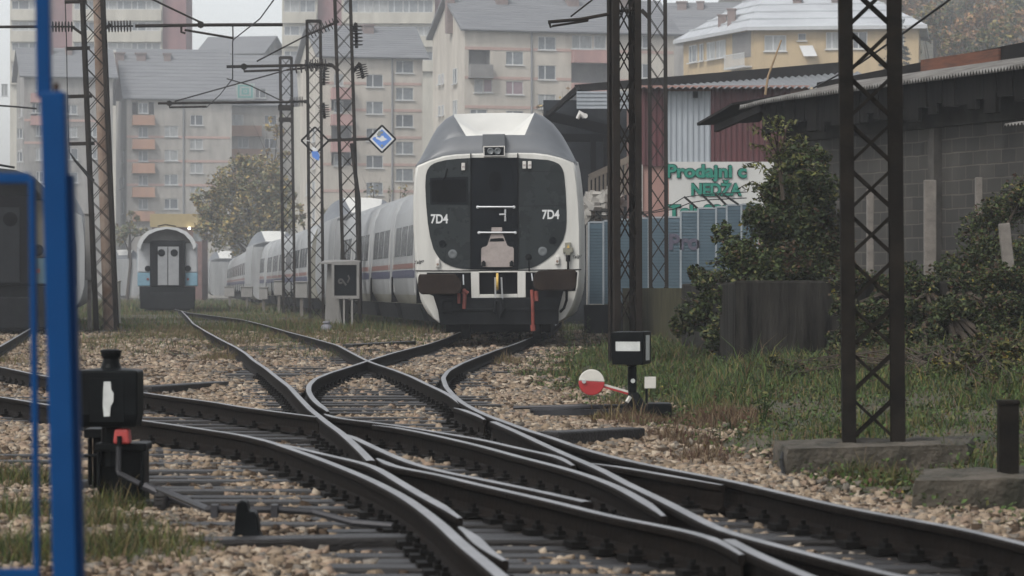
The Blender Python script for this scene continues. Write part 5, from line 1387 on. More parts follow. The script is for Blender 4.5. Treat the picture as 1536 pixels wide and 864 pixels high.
# open shed at the left
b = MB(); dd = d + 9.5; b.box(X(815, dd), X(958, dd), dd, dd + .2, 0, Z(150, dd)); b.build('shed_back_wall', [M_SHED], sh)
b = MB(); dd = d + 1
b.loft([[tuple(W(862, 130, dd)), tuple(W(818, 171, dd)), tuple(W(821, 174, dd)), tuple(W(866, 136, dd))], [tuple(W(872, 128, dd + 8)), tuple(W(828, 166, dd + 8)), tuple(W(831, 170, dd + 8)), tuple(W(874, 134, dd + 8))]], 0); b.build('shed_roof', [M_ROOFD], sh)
b = MB()
for i in range(9):
    y_ = 137 + i * 2.9; b.box(X(865, d + .3), X(950, d + .3), d + .3 + (i % 2) * .03, d + .36 + (i % 2) * .03, Z(y_ + 2.7, d + .3), Z(y_, d + .3))
b.build('slatted_panel', [M_CORR_W], sh)
b = MB(); b.bar(W(818, 173, d + 4), W(955, 205, d + 4), .25, .3); b.bar(W(840, 207, d + 7), W(955, 207, d + 7), .2, .25); b.box(X(886, d + 5), X(894, d + 5), d + 5, d + 5.2, 0, Z(207, d + 5)); b.box(X(905, d + 5), X(911, d + 5), d + 5, d + 5.2, 0, Z(207, d + 5)); b.build('shed_beam', [M_INK], sh)
b = MB(); b.tube([tuple(W(866, 178, d)), tuple(W(870, 170, d)), tuple(W(877, 175, d))], [.05, .09, .08], 8); b.lathe([(.07, -.12), (.07, .05)], tuple(W(878, 174, d - .1)), 8, axis='y'); b.build('security_camera', [M_LAMPW], sh)
# banner with lettering
bn = thing('shop_banner', 'white shop banner with green lettering on the wall behind the blue fence', 'sign', tuple(W(1062, 290, d - .16)))
b = MB(); b.box(X(1003), X(1160), d - .16, d - .10, Z(328), Z(243)); b.build('cloth', [mat('banner_white', (.42, .42, .405), .7, var=.06, scale=1.2)], bn)
M_TEAL = mat('letter_teal', (.0, .15, .105), .6, var=.05)
for body, px, py, hpx, wpx in (('Prodajni c', 1059, 258, 18.5, 120), ('NEDŽA', 1073, 285.5, 17, 76), ('Tel: 032', 1050, 317.5, 17, 98)):
    for m_, off, yy, ex in ((M_INK, .034, -.035, .002), (M_TEAL, .019, -.045, .004)):
        t = text_mesh('banner_lettering', body, hpx / .70 * d / FPX, m_, bn, offset=off, extrude=ex)
        bb = [v.co.x for v in t.data.vertices]; sc_ = wpx * d / FPX / (max(bb) - min(bb)); t.scale = (sc_, 1, 1)
        p = W(px, py, d); t.location = (p.x - bn.location.x, yy, p.z - bn.location.z)
# railing and rubble at the open shed
b = MB(); dd = d + 3
b.bar(W(884, 266, dd), W(958, 232, dd), .12, .18)
for i in range(12): b.bar(W(884 + i * 6, 266 - i * 2.75, dd), W(884 + i * 6, 312 - i * 2.2, dd), .07, .07)
tag(b.build('stair_railing', [mat('rail_wood', (.17, .145, .115), .8, var=.2)], loc=tuple(W(905, 300, dd))), 'pale sloping stair railing right of the white train roof', 'railing')
b = MB()
for i in range(60):
    px, py = random.uniform(884, 925), random.uniform(300, 330); p = W(px, py - max(0, (px - 884) * .35), d + 2 + random.uniform(-.5, .5)); q = Vector([random.uniform(-1, 1) for _ in range(3)]).normalized() * random.uniform(.1, .35)
    b.bar(p - q, p + q, random.uniform(.1, .35), random.uniform(.1, .3))
b.box(X(880, d + 2.6), X(930, d + 2.6), d + 2.3, d + 3.2, 0, Z(325, d + 2.6))
tag(b.build('rubble_heap', [mat('rubble_pale', (.24, .23, .21), .9, var=.25)], loc=tuple(W(900, 330, d + 2))), 'pale heap of broken rubble behind the blue fence', 'rubble', kind='stuff')

# ------------------------------------------------------------------ blue fence
d = 78.0
def gzf(px, dd=d): return gh(W(px, 0, dd).x, dd)
X = lambda px, dd=d: W(px, 0, dd).x
Z = lambda py, dd=d: W(0, py, dd).z
fe = thing('mesh_fence', 'blue grey mesh fence with pale posts between the white train and the bush', 'fence', tuple(Vector((W(950, 0, d).x, d, .3))))
M_MESH = mat('fence_mesh_blue', (.05, .088, .115), .6, col2=(.072, .118, .15), scale=1.2)
M_FPOST = mat('fence_post', (.25, .28, .30), .5, var=.12)
fpx = [883, 905, 917.5, 927, 951.5, 973, 998, 1021, 1047, 1074, 1090, 1112, 1136]
ftop = [333, 331, 330, 329, 327, 326, 325.5, 317, 312, 310, 307, 306, 305]
for i, (x_, y_) in enumerate(zip(fpx, ftop)):
    b = MB(); b.box(X(x_) - .022, X(x_) + .022, d - .03, d + .03, 0, Z(y_)); b.build('post', [M_FPOST], fe)
    if i + 1 < len(fpx):
        x1 = fpx[i + 1]; b = MB()
        zt, zb_ = Z(ftop[i] + 1.5), Z(456)
        b.box(X(x_) + .02, X(x1) - .02, d - .008, d + .008, zb_, zt, 0)
        nr = int((zt - zb_) / .075)
        for k_ in range(nr): b.box(X(x_) + .02, X(x1) - .02, d - .02, d - .009, zb_ + k_ * .075, zb_ + k_ * .075 + .008, 1)
        b.box(X(x_) + .02, X(x1) - .02, d - .025, d + .02, zt, zt + .04, 2)
        b.build('mesh_panel', [M_MESH, mat('fence_wire_dark', (.03, .05, .065), .6), M_FPOST], fe)
b = MB(); b.box(X(876), X(1010), d - .25, d + .15, 0, Z(457)); b.build('kerb', [M_DARK], fe)
t = text_mesh('painted_lettering', 'Pro', .52, mat('faded_purple', (.075, .07, .10), .8, var=.2), fe, offset=.02, extrude=.002); p = W(1026, 364, d); t.location = (p.x - fe.location.x, -.028, p.z - fe.location.z)
b = MB()
for x0, y0, x1, y1 in ((1047, 313, 1026, 295), (1072, 311, 1052, 291), (1090, 308, 1072, 290), (1108, 307, 1084, 291), (973, 327, 962, 318), (905, 331, 893, 318)): b.bar(W(x0, y0, d), W(x1, y1, d), .05, .05)
b.tube([tuple(W(x, y, d)) for x, y in ((884, 316), (930, 318), (975, 318), (1000, 312), (1026, 296), (1052, 292), (1084, 290), (1120, 288))], .012, 4); b.tube([tuple(W(x, y, d)) for x, y in ((890, 324), (960, 322), (1010, 314), (1036, 304), (1060, 300), (1120, 297))], .012, 4)
b.build('barbed_wire_bracket', [M_WIRE], fe)

# ------------------------------------------------------------------ block wall building at the right
def block_mat():
    m = bpy.data.materials.new('concrete_block_wall'); m.use_nodes = True; t = m.node_tree; bs = t.nodes['Principled BSDF']; bs.inputs['Roughness'].default_value = .92
    tc = t.nodes.new('ShaderNodeTexCoord'); sp = t.nodes.new('ShaderNodeSeparateXYZ'); cb = t.nodes.new('ShaderNodeCombineXYZ')
    t.links.new(tc.outputs['Object'], sp.inputs[0]); t.links.new(sp.outputs['X'], cb.inputs['X']); t.links.new(sp.outputs['Z'], cb.inputs['Y'])
    nz = t.nodes.new('ShaderNodeTexNoise'); nz.inputs['Scale'].default_value = 2.5; nz.inputs['Detail'].default_value = 4
    t.links.new(tc.outputs['Object'], nz.inputs['Vector'])
    wv = t.nodes.new('ShaderNodeVectorMath'); wv.operation = 'MULTIPLY_ADD'; wv.inputs[1].default_value = (.05, .035, 0)
    t.links.new(nz.outputs['Color'], wv.inputs[0]); t.links.new(cb.outputs[0], wv.inputs[2])
    br = t.nodes.new('ShaderNodeTexBrick'); br.inputs['Scale'].default_value = 1.0; br.inputs['Brick Width'].default_value = .46; br.inputs['Row Height'].default_value = .215; br.inputs['Mortar Size'].default_value = .012; br.inputs['Mortar Smooth'].default_value = .3
    br.inputs['Color1'].default_value = (.036, .0335, .029, 1); br.inputs['Color2'].default_value = (.021, .020, .0178, 1); br.inputs['Mortar'].default_value = (.066, .059, .050, 1)
    t.links.new(wv.outputs[0], br.inputs['Vector'])
    n2 = t.nodes.new('ShaderNodeTexNoise'); n2.inputs['Scale'].default_value = 1.1; n2.inputs['Detail'].default_value = 7; t.links.new(tc.outputs['Object'], n2.inputs['Vector'])
    mp = t.nodes.new('ShaderNodeMapRange'); mp.inputs['From Min'].default_value = .3; mp.inputs['From Max'].default_value = .7; mp.inputs['To Min'].default_value = .55; mp.inputs['To Max'].default_value = 1.25; t.links.new(n2.outputs['Fac'], mp.inputs['Value'])
    mx = t.nodes.new('ShaderNodeMix'); mx.data_type = 'RGBA'; mx.blend_type = 'MULTIPLY'; mx.inputs['Factor'].default_value = 1
    t.links.new(br.outputs['Color'], mx.inputs['A']); t.links.new(mp.outputs[0], mx.inputs['B']); t.links.new(mx.outputs['Result'], bs.inputs['Base Color'])
    bp = t.nodes.new('ShaderNodeBump'); bp.inputs['Strength'].default_value = .6; bp.inputs['Distance'].default_value = .02; bp.invert = True; t.links.new(br.outputs['Fac'], bp.inputs['Height']); t.links.new(bp.outputs[0], bs.inputs['Normal'])
    return m
BW0 = Vector((4.82, 55.6, 0)); bwa = math.atan2(-4.2, 1.47)
bw = thing('block_building', 'long dark building of bare concrete blocks under a corrugated roof at the right', 'building', tuple(BW0), bwa); bw['_w'] = (0, 0, 0)
BL = 15.0
M_PLANK = mat('plank_eave_shadow', (.010, .0095, .009), .85, var=.5, scale=3, stretch=(4, 4, .6))  # planks near black, the shadow under the eave is in their colour
b = MB(); b.box(0, BL, 0, .25, 0, 3.92); b.box(0, .25, .25, 7, 0, 3.92); b.build('wall', [block_mat()], bw, absolute=False)
b = MB(); b.box(-.15, BL, -.06, -.004, 3.62, 4.12); b.build('top_beam', [mat('ring_beam', (.028, .027, .024), .9, var=.35)], bw, absolute=False)
b = MB()
x_ = -.3
while x_ < BL:
    wdt = random.uniform(.18, .4); zb_ = 3.86 + random.uniform(-.16, .1); b.box(x_, x_ + wdt - .02, -.42 + random.uniform(-.03, .03), -.36, zb_, 4.30); x_ += wdt
b.box(-.3, BL, -.30, -.10, 4.12, 4.22); b.build('soffit_boards', [M_PLANK], bw, absolute=False)
b = MB(); n_ = int(BL / .09)
r0 = [(-.9 + (BL + .9) * i / (n_ * 2), -.62, 4.30 + (.034 if i % 2 else -.034) - .05 * math.exp(-(((BL + .9) * i / (n_ * 2)) / .7) ** 2)) for i in range(n_ * 2 + 1)]
r1 = [(x, .9, z + .32) for x, y, z in r0]; r2 = [(x, y, z + .012) for x, y, z in r1]; r3 = [(x, y, z + .012) for x, y, z in r0]
b.loft([r0, r1, r2, r3, r0], 0, cap=False, closed=False); rf = b.build('roof', [mat('corrugated_old', (.20, .195, .185), .85, col2=(.08, .075, .068), scale=2.5)], bw, absolute=False)
b = MB(); b.loft([[(-1.2, 1.0, 4.48), (-1.2, 1.0, 4.74), (-1.2, 1.3, 4.74), (-1.2, 1.3, 4.48)], [(BL, 1.0, 4.62), (BL, 1.0, 5.10), (BL, 1.3, 5.10), (BL, 1.3, 4.62)]], 0); b.box(-1.2, BL, 1.3, 7.2, 4.5, 4.72)
b.build('upper_fascia', [M_ROOFD], bw, absolute=False)
def bx(px, yoff):
    # photo column -> local x on the plane y=yoff
    k = (px - 768) / FPX; u = Vector((math.cos(bwa), math.sin(bwa))); v = Vector((-math.sin(bwa), math.cos(bwa)))
    o = Vector((BW0.x, BW0.y)) + v * yoff
    return (k * o.y - o.x) / (u.x - k * u.y)
b = MB(); a, e = bx(1383, .98), bx(1500, .98); b.box(a, e, .955, .99, 4.53, 4.86);
b.build('orange_board', [mat('rust_board', (.135, .044, .020), .8, col2=(.05, .022, .014), scale=3, stretch=(.6, 1, 5))], rf, absolute=False)
b = MB(); b.loft([[(-2.6, -.7, 4.02), (-1.0, -.7, 4.30), (-1.0, -.7, 4.34), (-2.6, -.7, 4.07)], [(-2.6, .5, 4.10), (-1.0, .5, 4.5), (-1.0, .5, 4.54), (-2.6, .5, 4.15)]], 0); b.bar((-2.2, -.5, 3.95), (-.2, -.5, 4.2), .08, .12); b.build('lean_to_sheet', [M_ROOFD], rf, absolute=False)
b = MB(); r0 = [(bx(1505, -.9) + i * .05, -.9, 3.45 + (.02 if i % 2 else -.02)) for i in range(60)]; r1 = [(x, -.05, z + .12) for x, y, z in r0]; b.loft([r0, r1, [(x, y, z + .012) for x, y, z in r1], [(x, y, z + .012) for x, y, z in r0], r0], 0, cap=False, closed=False); b.build('small_awning', [mat('corrugated_old', (.2, .2, .2))], bw, absolute=False)
b = MB(); p = bx(1398, -.12); b.box(p - .10, p + .10, -.14, -.003, .8, 3.6); b.build('pilaster', [mat('pilaster', (.055, .052, .048), .9, var=.3)], bw, absolute=False)
b = MB(); p = bx(1140, -.3)
bw['_w'] = tuple(BW0)
b = MB(); b.tube([tuple(W(1148, 142, 54)), tuple(W(1152, 115, 54)), tuple(W(1172, 60, 54))], [.022, .018, .014], 6); tag(b.build('roof_pole', [mat('bamboo', (.24, .17, .10), .8, var=.3)], loc=tuple(W(1148, 142, 54))), 'thin crooked pole leaning up from the block building roof', 'pole')
# concrete posts in front of the block wall
for x0, x1, yt, yb, dd, lean, lab in ((1386, 1404, 270, 412, 48, 0, 'pale concrete post before the block wall, left of the two upright ones'), (1463, 1473, 266, 372, 47, 0, 'thin pale concrete post before the block wall near the right edge'), (1300, 1310, 284, 420, 49, 0, 'thin concrete post seen through the near lattice mast'), (1512, 1528, 335, 480, 40, -14, 'concrete post leaning left at the right edge')):
    c = W((x0 + x1) / 2, yb, dd); b = MB(); t_ = W((x0 + x1) / 2 + lean, yt, dd); b.bar(Vector((c.x, dd, .8)), t_, (x1 - x0) * dd / FPX, .14, up=(0, 1, 0)); tag(b.build('concrete_post', [M_POST], loc=(c.x, dd, .8), bevel=.012), lab, 'post', 'concrete posts by the block wall')
# retaining wall and terrace
b = MB(); d = 38.0
b.box(W(1103, 0, d).x, 7.2, d, d + .32, -.2, 1.21); b.box(W(1103, 0, d).x, W(1103, 0, d).x + .3, d + .32, d + 12, -.2, 1.19)
rw = b.build('retaining_wall', [M_CONCW], loc=(3.2, d, 0), bevel=.03); tag(rw, 'dark stained concrete retaining wall below the big bush', 'wall')
b = MB(); b.box(2.66, 40, d + .33, d + 60, -.2, 1.12); tag(b.build('terrace_ground', [mat('terrace_soil', (.045, .042, .025), .95, var=.4, scale=2)], loc=(10, 50, 0)), kind='structure')
# ------------------------------------------------------------------ near footing, block with post
def rough_block(label, pts, z0, z1, m_, cat='footing', nm='concrete_footing'):
    b = MB(); b.loft([[(x, y, z0) for x, y in pts], [(x, y, z1 - .03) for x, y in pts], [(x * .985 + .015 * sum(p[0] for p in pts) / len(pts), y, z1) for x, y in pts]], 0)
    o = b.build(nm, [m_], loc=(pts[0][0], pts[0][1], z0))
    sd = o.modifiers.new('split', 'SUBSURF'); sd.subdivision_type = 'SIMPLE'; sd.levels = sd.render_levels = 5
    tx = bpy.data.textures.get('lumps') or bpy.data.textures.new('lumps', 'CLOUDS'); tx.noise_scale = .16; tx.noise_depth = 4
    dm = o.modifiers.new('worn', 'DISPLACE'); dm.texture = tx; dm.strength = .05; dm.mid_level = .5; dm.texture_coords = 'GLOBAL'
    tag(o, label, cat); return o
d = 20.0
c0 = W(1158, 0, 20.2); c1 = W(1462, 0, 20.4)
rough_block('long mossy concrete footing under the near lattice mast', [(W(1180, 0, 19.4).x, 19.4), (W(1452, 0, 19.9).x, 19.9), (W(1462, 0, 20.9).x, 20.9), (W(1160, 0, 20.5).x, 20.5)], -.1, .16, M_CONC)
b = MB(); b.tube([tuple(W(1176, 715, 19.35)), tuple(W(1172, 690, 19.5)), tuple(W(1176, 673, 19.9)), tuple(W(1230, 668, 20.2)), tuple(W(1276, 664, 20.3))], .012, 6); tag(b.build('cable', [M_WIRE], loc=tuple(W(1176, 715, 19.35))), 'black cable lying over the left end of the mast footing', 'cable')
d = 16.9
rough_block('worn concrete slab at the right edge carrying a short iron post', [(W(1368, 0, 16.5).x, 16.45), (W(1600, 0, 16.5).x, 16.6), (W(1600, 0, 17.4).x, 17.6), (W(1392, 0, 17.4).x, 17.55)], -.1, .145, M_CONC, nm='concrete_slab')
c = W(1512, 718, 17.1); b = MB(); b.box(c.x - .052, c.x + .052, 17.05, 17.15, .1, W(0, 601, 17.1).z); b.box(c.x - .055, c.x + .055, 17.04, 17.16, W(0, 601, 17.1).z - .02, W(0, 601, 17.1).z + .004); tag(b.build('iron_post', [M_MASTN], loc=(c.x, 17.1, .1), bevel=.006), 'short dark iron post standing on the slab at the right edge', 'post')
d = 41.5
rough_block('mossy concrete footing under the square mast, behind the red and white disc', [(W(872, 0, 41).x, 41.0), (W(1030, 0, 41).x, 41.0), (W(1026, 0, 42.6).x, 42.8), (W(878, 0, 42.6).x, 42.8)], -.1, .07 + .02, M_CONC)

# ------------------------------------------------------------------ point signal with lantern, right of the tracks
d = 28.0
c = W(958, 620, d)
s = d / FPX
ps = thing('point_signal', 'black point lantern with white bar above a red and white weighted lever disc', 'signal', (c.x, d, 0)); 
def PX(px): return W(px, 0, d).x
def PZ(py): return W(0, py, d).z
b = MB(); b.loft([[(PX(917), d - .16, PZ(546)), (PX(963), d - .20, PZ(547)), (PX(977), d + .05, PZ(545)), (PX(930), d + .12, PZ(545))], [(PX(915), d - .16, PZ(498)), (PX(964), d - .20, PZ(497)), (PX(977), d + .05, PZ(497)), (PX(929), d + .12, PZ(497))]], 0); lt = b.build('lantern_box', [M_LANT], ps, bevel=.008)
def onface(u, v, off=.004):  # on the front face
    a = Vector((PX(916), d - .16, 0)); e = Vector((PX(963.5), d - .20, 0)); p = a + (e - a) * u; n_ = Vector((e.y - a.y, -(e.x - a.x), 0)).normalized(); p = p + n_ * off; return (p.x, p.y, PZ(v))
def slab(b, f, u0, u1, v0, v1, t=.005):
    q0 = [f(u0, v0, .001), f(u1, v0, .001), f(u1, v1, .001), f(u0, v1, .001)]; q1 = [f(u0, v0, t), f(u1, v0, t), f(u1, v1, t), f(u0, v1, t)]; b.loft([q0, q1], 0)
b = MB(); slab(b, onface, .14, .90, 512, 526); b.build('opal_bar', [M_OPAL], lt)
def onside(u, v, off=.004):
    a = Vector((PX(963.5), d - .20, 0)); e = Vector((PX(977), d + .05, 0)); p = a + (e - a) * u; n_ = Vector((e.y - a.y, -(e.x - a.x), 0)).normalized(); p = p + n_ * off; return (p.x, p.y, PZ(v))
b = MB(); slab(b, onside, .30, .74, 502.5, 540); b.build('opal_bar', [M_OPAL], lt)
b = MB(); b.box(PX(939), PX(955), d - .08, d + .02, PZ(549), PZ(545)); b.tube([(PX(948), d - .03, PZ(549)), (PX(948), d - .03, PZ(590))], .04, 10); b.loft([[(PX(942), d - .1, PZ(588)), (PX(957), d - .1, PZ(588)), (PX(957), d + .05, PZ(588)), (PX(942), d + .05, PZ(588))], [(PX(934), d - .16, PZ(620)), (PX(976), d - .16, PZ(620)), (PX(976), d + .1, PZ(620)), (PX(934), d + .1, PZ(620))]], 0); b.build('stand', [M_LANT], ps, bevel=.012)
b = MB(); b.lathe([(.001, -.10), (.018, -.10), (.02, -.07), (.001, -.06)], (PX(949), d, PZ(571)), 10, axis='y'); b.build('stand_lens', [M_OPAL], ps)
b = MB(); b.box(PX(905), PX(1006), d - .13, d + .15, -.05, PZ(607)); b.box(PX(970), PX(1006), d - .22, d + .12, -.05, PZ(604)); b.build('base_timber', [M_LANT], ps, bevel=.012)
b = MB(); cdx, cdz = PX(886.5), PZ(572.5); rd = 19.3 * s
up = [(cdx + rd * math.cos(a), cdz + rd * math.sin(a)) for a in np.linspace(R(2), R(172), 20)]; dn = [(cdx + rd * math.cos(a), cdz + rd * math.sin(a)) for a in np.linspace(R(172), R(362), 22)]
b.prism(up, d - .22, d - .16, 0); b.prism(dn, d - .22, d - .16, 1); ds = b.build('weight_disc', [M_DISCW, M_DISCR], ps, bevel=.006)
b = MB(); b.lathe([(.018, -.24), (.018, -.215)], (PX(875), d, PZ(571)), 8, axis='y'); b.build('bolt', [M_CHROME], ds)
b = MB()
for dy, mi_ in ((0, 0), (3.2, 1)): b.loft([[(PX(903), d - .20, PZ(574 + dy)), (PX(903), d - .20, PZ(577 + dy)), (PX(903), d - .17, PZ(577 + dy)), (PX(903), d - .17, PZ(574 + dy))], [(PX(941), d - .18, PZ(585 + dy)), (PX(941), d - .18, PZ(588 + dy)), (PX(941), d - .15, PZ(588 + dy)), (PX(941), d - .15, PZ(585 + dy))]], mi_)
b.build('lever_arm', [M_DISCW, M_DISCR], ps)
b = MB(); b.bar((PX(944), d - .18, PZ(594)), (PX(939), d - .2, PZ(602)), .025, .025); b.build('latch', [M_DISCW], ps)
b = MB(); b.bar((PX(969), d - .1, PZ(604)), (PX(969), d - .1, PZ(582)), .02, .02); b.build('number_post', [M_LANT], ps)
b = MB(); b.box(PX(966), PX(983), d - .125, d - .10, PZ(582), PZ(564.5)); npl = b.build('number_plate', [M_DISCW], ps, bevel=.004)
b = MB(); b.tube([(PX(942), d - .05, .10), (PX(880), d - .10, .09), (PX(795), d - .2, .07)], .022, 8); b.tube([(PX(942), d + .06, .09), (PX(870), d + .1, .10), (PX(770), d + .2, .08)], .016, 8); b.bar((PX(935), d - .16, .06), (PX(800), d - .22, .05), .05, .05); b.build('pull_rod', [mat('rod_iron', (.045, .045, .048), .4, metal=.4, var=.3)], ps)

# ------------------------------------------------------------------ point lantern at the left
d = 16.6
c = W(168, 760, d); 
pl = thing('point_lantern', 'big black point lantern with a white slit and a red weight at the left', 'signal', (c.x, d, 0))
b = MB(); b.loft([[(PX(x), d + y, PZ(z)) for x, y in ((126, -.14), (208, -.14), (212, 0), (206, .14), (128, .14), (122, 0))] for z in (639, 636)] + [[(PX(x), d + y, PZ(z)) for x, y in ((122, -.16), (211, -.16), (215, 0), (210, .16), (123, .16), (118, 0))] for z in (620, 560)] + [[(PX(x), d + y, PZ(555)) for x, y in ((122, -.16), (211, -.16), (215, 0), (210, .16), (123, .16), (118, 0))]] + [[(PX(x), d + y, PZ(552)) for x, y in ((152, -.06), (182, -.06), (184, 0), (182, .06), (152, .06), (150, 0))]], 0); lt = b.build('lantern_box', [M_LANT], pl, bevel=.01)
b = MB(); b.lathe([(.056, PZ(553)), (.046, PZ(546)), (.040, PZ(538)), (.050, PZ(534)), (.052, PZ(529)), (.056, PZ(528.5)), (.056, PZ(525)), (.03, PZ(523.5))], (PX(166.5), d, 0), 16); b.build('chimney_cap', [M_LANT], lt)
b = MB(); b.prism([(PX(x), PZ(y)) for x, y in ((162, 571), (172, 571), (173, 583), (176.5, 588), (176, 601), (172, 608), (171, 622.5), (162, 623), (160.5, 606), (161, 585))], d - .172, d - .158); b.build('opal_slit', [M_OPAL], lt)
b = MB(); b.box(PX(140), PX(192), d - .163, d - .158, PZ(632), PZ(566)) ; b.build('lantern_door', [M_LANT], lt, bevel=.003)
b = MB(); b.tube([(PX(168), d, PZ(640)), (PX(168), d, PZ(700))], .055, 12); b.box(PX(148), PX(218), d - .02, d + .18, PZ(762), PZ(676)); b.box(PX(145), PX(222), d - .08, d + .2, PZ(676), PZ(664)); b.box(PX(148), PX(153), d - .07, d - .02, PZ(735), PZ(676)); b.box(PX(213), PX(218), d - .07, d - .02, PZ(735), PZ(676)); b.build('stand', [M_LANT], pl, bevel=.008)
b = MB(); b.box(PX(112), PX(150), d + .35, d + .6, PZ(662), PZ(648)); b.box(PX(118), PX(122), d + .35, d + .45, PZ(735), PZ(662)); b.box(PX(140), PX(144), d + .35, d + .45, PZ(735), PZ(662)); b.box(PX(112), PX(148), d + .34, d + .40, PZ(691), PZ(687)); b.box(PX(122), PX(140), d + .45, d + .6, PZ(740), PZ(662)); b.build('rear_bracket', [M_LANT], pl, bevel=.006)
b = MB(); b.loft([[(PX(x), d + y, PZ(642)) for x, y in ((176, -.13), (197, -.13), (197, -.02), (176, -.02))], [(PX(x), d + y, PZ(664.5)) for x, y in ((174, -.13), (199, -.13), (199, -.02), (174, -.02))]], 0); wg = b.build('red_weight', [M_REDW], pl, bevel=.012)
b = MB(); b.tube([(PX(184), d - .14, PZ(652)), (PX(184), d - .14, PZ(666))], .012, 6); b.build('pin', [M_LANT], wg)
b = MB(); b.tube([(PX(183), d - .12, PZ(668)), (PX(182), d - .13, PZ(704)), (PX(184), d - .14, PZ(708)), (PX(215), d - .16, PZ(723))], .015, 8); b.tube([(PX(222), d - .16, PZ(726)), (PX(243), d - .18, PZ(735))], .024, 8); b.tube([(PX(243), d - .18, PZ(735)), (PX(254), d - .18, PZ(740)), (PX(310), d - .2, PZ(763))], .018, 8); b.build('lever_rod', [mat('rod_iron', (.03, .03, .032))], pl)
b = MB(); dr = 14.75
b.tube([tuple(W(238, 733, 15.9)), tuple(W(312, 764, dr)), tuple(W(420, 764.5, dr)), tuple(W(470, 768, dr)), tuple(W(530, 784, dr - .1)), tuple(W(600, 790, dr - .15))], .017, 8)
for q in (322, 412):
    e0, e1 = W(q - 5, 776, dr), W(q + 5, 757, dr); b.box(e0.x, e1.x, dr - .04, dr + .04, e0.z, e1.z)
b.build('pull_rod', [mat('rod_iron', (.03, .03, .032))], pl)
b = MB(); b.box(PX(58), PX(300), d - .1, d + .1, -.08, .035); b.box(PX(240), PX(258), d - .3, d - .12, 0, PZ(735)); b.build('base_timber', [M_SLEEPER], pl, bevel=.01)
# small iron bracket on its bearer
dd = gd(806, .03)
t = thing('iron_bracket', 'small black iron bracket on the long timber bearer at lower left', 'bracket', tuple(W(370, 806, dd)))
b = MB(); q = lambda x: W(x, 0, dd).x; z_ = lambda y: W(0, y, dd).z
b.prism([(q(342), z_(812)), (q(396), z_(812)), (q(390), z_(798)), (q(386), z_(771)), (q(382), z_(766)), (q(374), z_(766)), (q(371), z_(752)), (q(363), z_(749)), (q(356), z_(754)), (q(352), z_(798))], dd - .05, dd + .08); b.build('bracket_body', [M_LANT], t, bevel=.008)
# loose stone, bottle-like pale thing on gravel, little marker stone
b = MB(); p = W(421, 697, 19.9); b.lathe([(.001, -.05), (.03, -.03), (.034, .02), (.02, .05), (.001, .055)], (p.x, p.y, .10), 10, axis='x'); tag(b.build('pale_stone', [mat('stone_pale', (.55, .53, .56), .8, var=.1)], loc=(p.x, p.y, .1)), 'single pale lilac stone lying beside the sweeping left rail', 'stone')
b = MB(); dd = gd(498); p = W(490, 490, dd); b.lathe([(.16, -.05), (.15, .10), (.13, .16), (.07, .20), (.07, .23), (.10, .235), (.09, .27), (.001, .28)], (p.x, dd, 0), 12); tag(b.build('marker_stub', [mat('stub_grey', (.16, .16, .18), .7, var=.2)], loc=(p.x, dd, 0)), 'small grey capped stub in the grass in front of the relay cabinet', 'marker')

# ------------------------------------------------------------------ blue gate close to the camera
d = 6.2
bg_ = thing('blue_gate', 'blue painted steel gate post with a thin frame at the left edge', 'gate', tuple(Vector((W(95, 0, d).x, d, 0))))
G = lambda x, y, o=0: W(x, y, d + o)
z0 = 1332
lx_ = lambda y: 81 + (y - 140) * (100 - 81) / 724.0
b = MB(); b.bar(G(lx_(138), 138), G(lx_(z0), z0), 36 * d / FPX, .06, up=(0, 1, 0)); b.build('post', [M_BLUE], bg_, bevel=.004)
b = MB(); b.bar(G(63.5, -60), G(67, 147), 21 * d / FPX, .03, up=(0, 1, 0)); b.build('upper_post', [M_BLUE], bg_, bevel=.003)
b = MB(); b.bar(G(103.5, 262, .01), G(103.5 + (z0 - 262) * .026, z0, .01), 14 * d / FPX, .05, up=(0, 1, 0)); b.build('flange', [M_BLUED], bg_, bevel=.003)
b = MB(); b.tube([tuple(G(84.5, 142)), tuple(G(84.5, 124))], .006, 8); b.build('hinge_pin', [mat('pin_brown', (.05, .035, .03), .7)], bg_)
b = MB(); b.bar(G(48, 266), G(62, z0), 9.5 * d / FPX, .02, up=(0, 1, 0)); b.build('gate_stile', [M_BLUE], bg_, bevel=.002)
b = MB(); b.bar(G(-260, 267), G(46, 267), 9 * d / FPX, .02, up=(0, 0, 1)); b.build('gate_rail', [M_BLUE], bg_, bevel=.002)
b = MB(); b.bar(G(-260, 862), G(60, 860), 9 * d / FPX, .02, up=(0, 0, 1)); b.build('gate_rail', [M_BLUE], bg_, bevel=.002)
# ------------------------------------------------------------------ shrubs, ivy and trees
def cluster(spots, dens, dd=None, hollow=.35):
    """leaf centres in uneven ellipsoid clumps; spots: (px, py, r_px, d, weight)"""
    out = []
    for (px, py, r_, d, f) in spots:
        c = W(px, py, d); rad = r_ * d / FPX
        n = int(dens * f * (rad ** 2) * 8)
        v = RNG.normal(size=(n, 3)); v /= np.linalg.norm(v, axis=1, keepdims=True)
        rr = rad * (hollow + (1 - hollow) * RNG.random(n) ** .6)
        # twig grouping: snap a share of leaves toward random twig ends
        k = max(4, n // 26); tw = RNG.normal(size=(k, 3)); tw /= np.linalg.norm(tw, axis=1, keepdims=True); tw = tw * rad * RNG.uniform(.45, 1.18, (k, 1))
        pick = RNG.integers(0, k, n); t = RNG.uniform(.55, .93, (n, 1))
        p = (v * rr[:, None]) * (1 - t) + tw[pick] * t
        p *= np.array([1, 1.1, .95])
        out.append(p + np.array(c)[None])
    p = np.concatenate(out)
    g = ground_h(p[:, 0], p[:, 1])
    return p[p[:, 2] > g + .02]
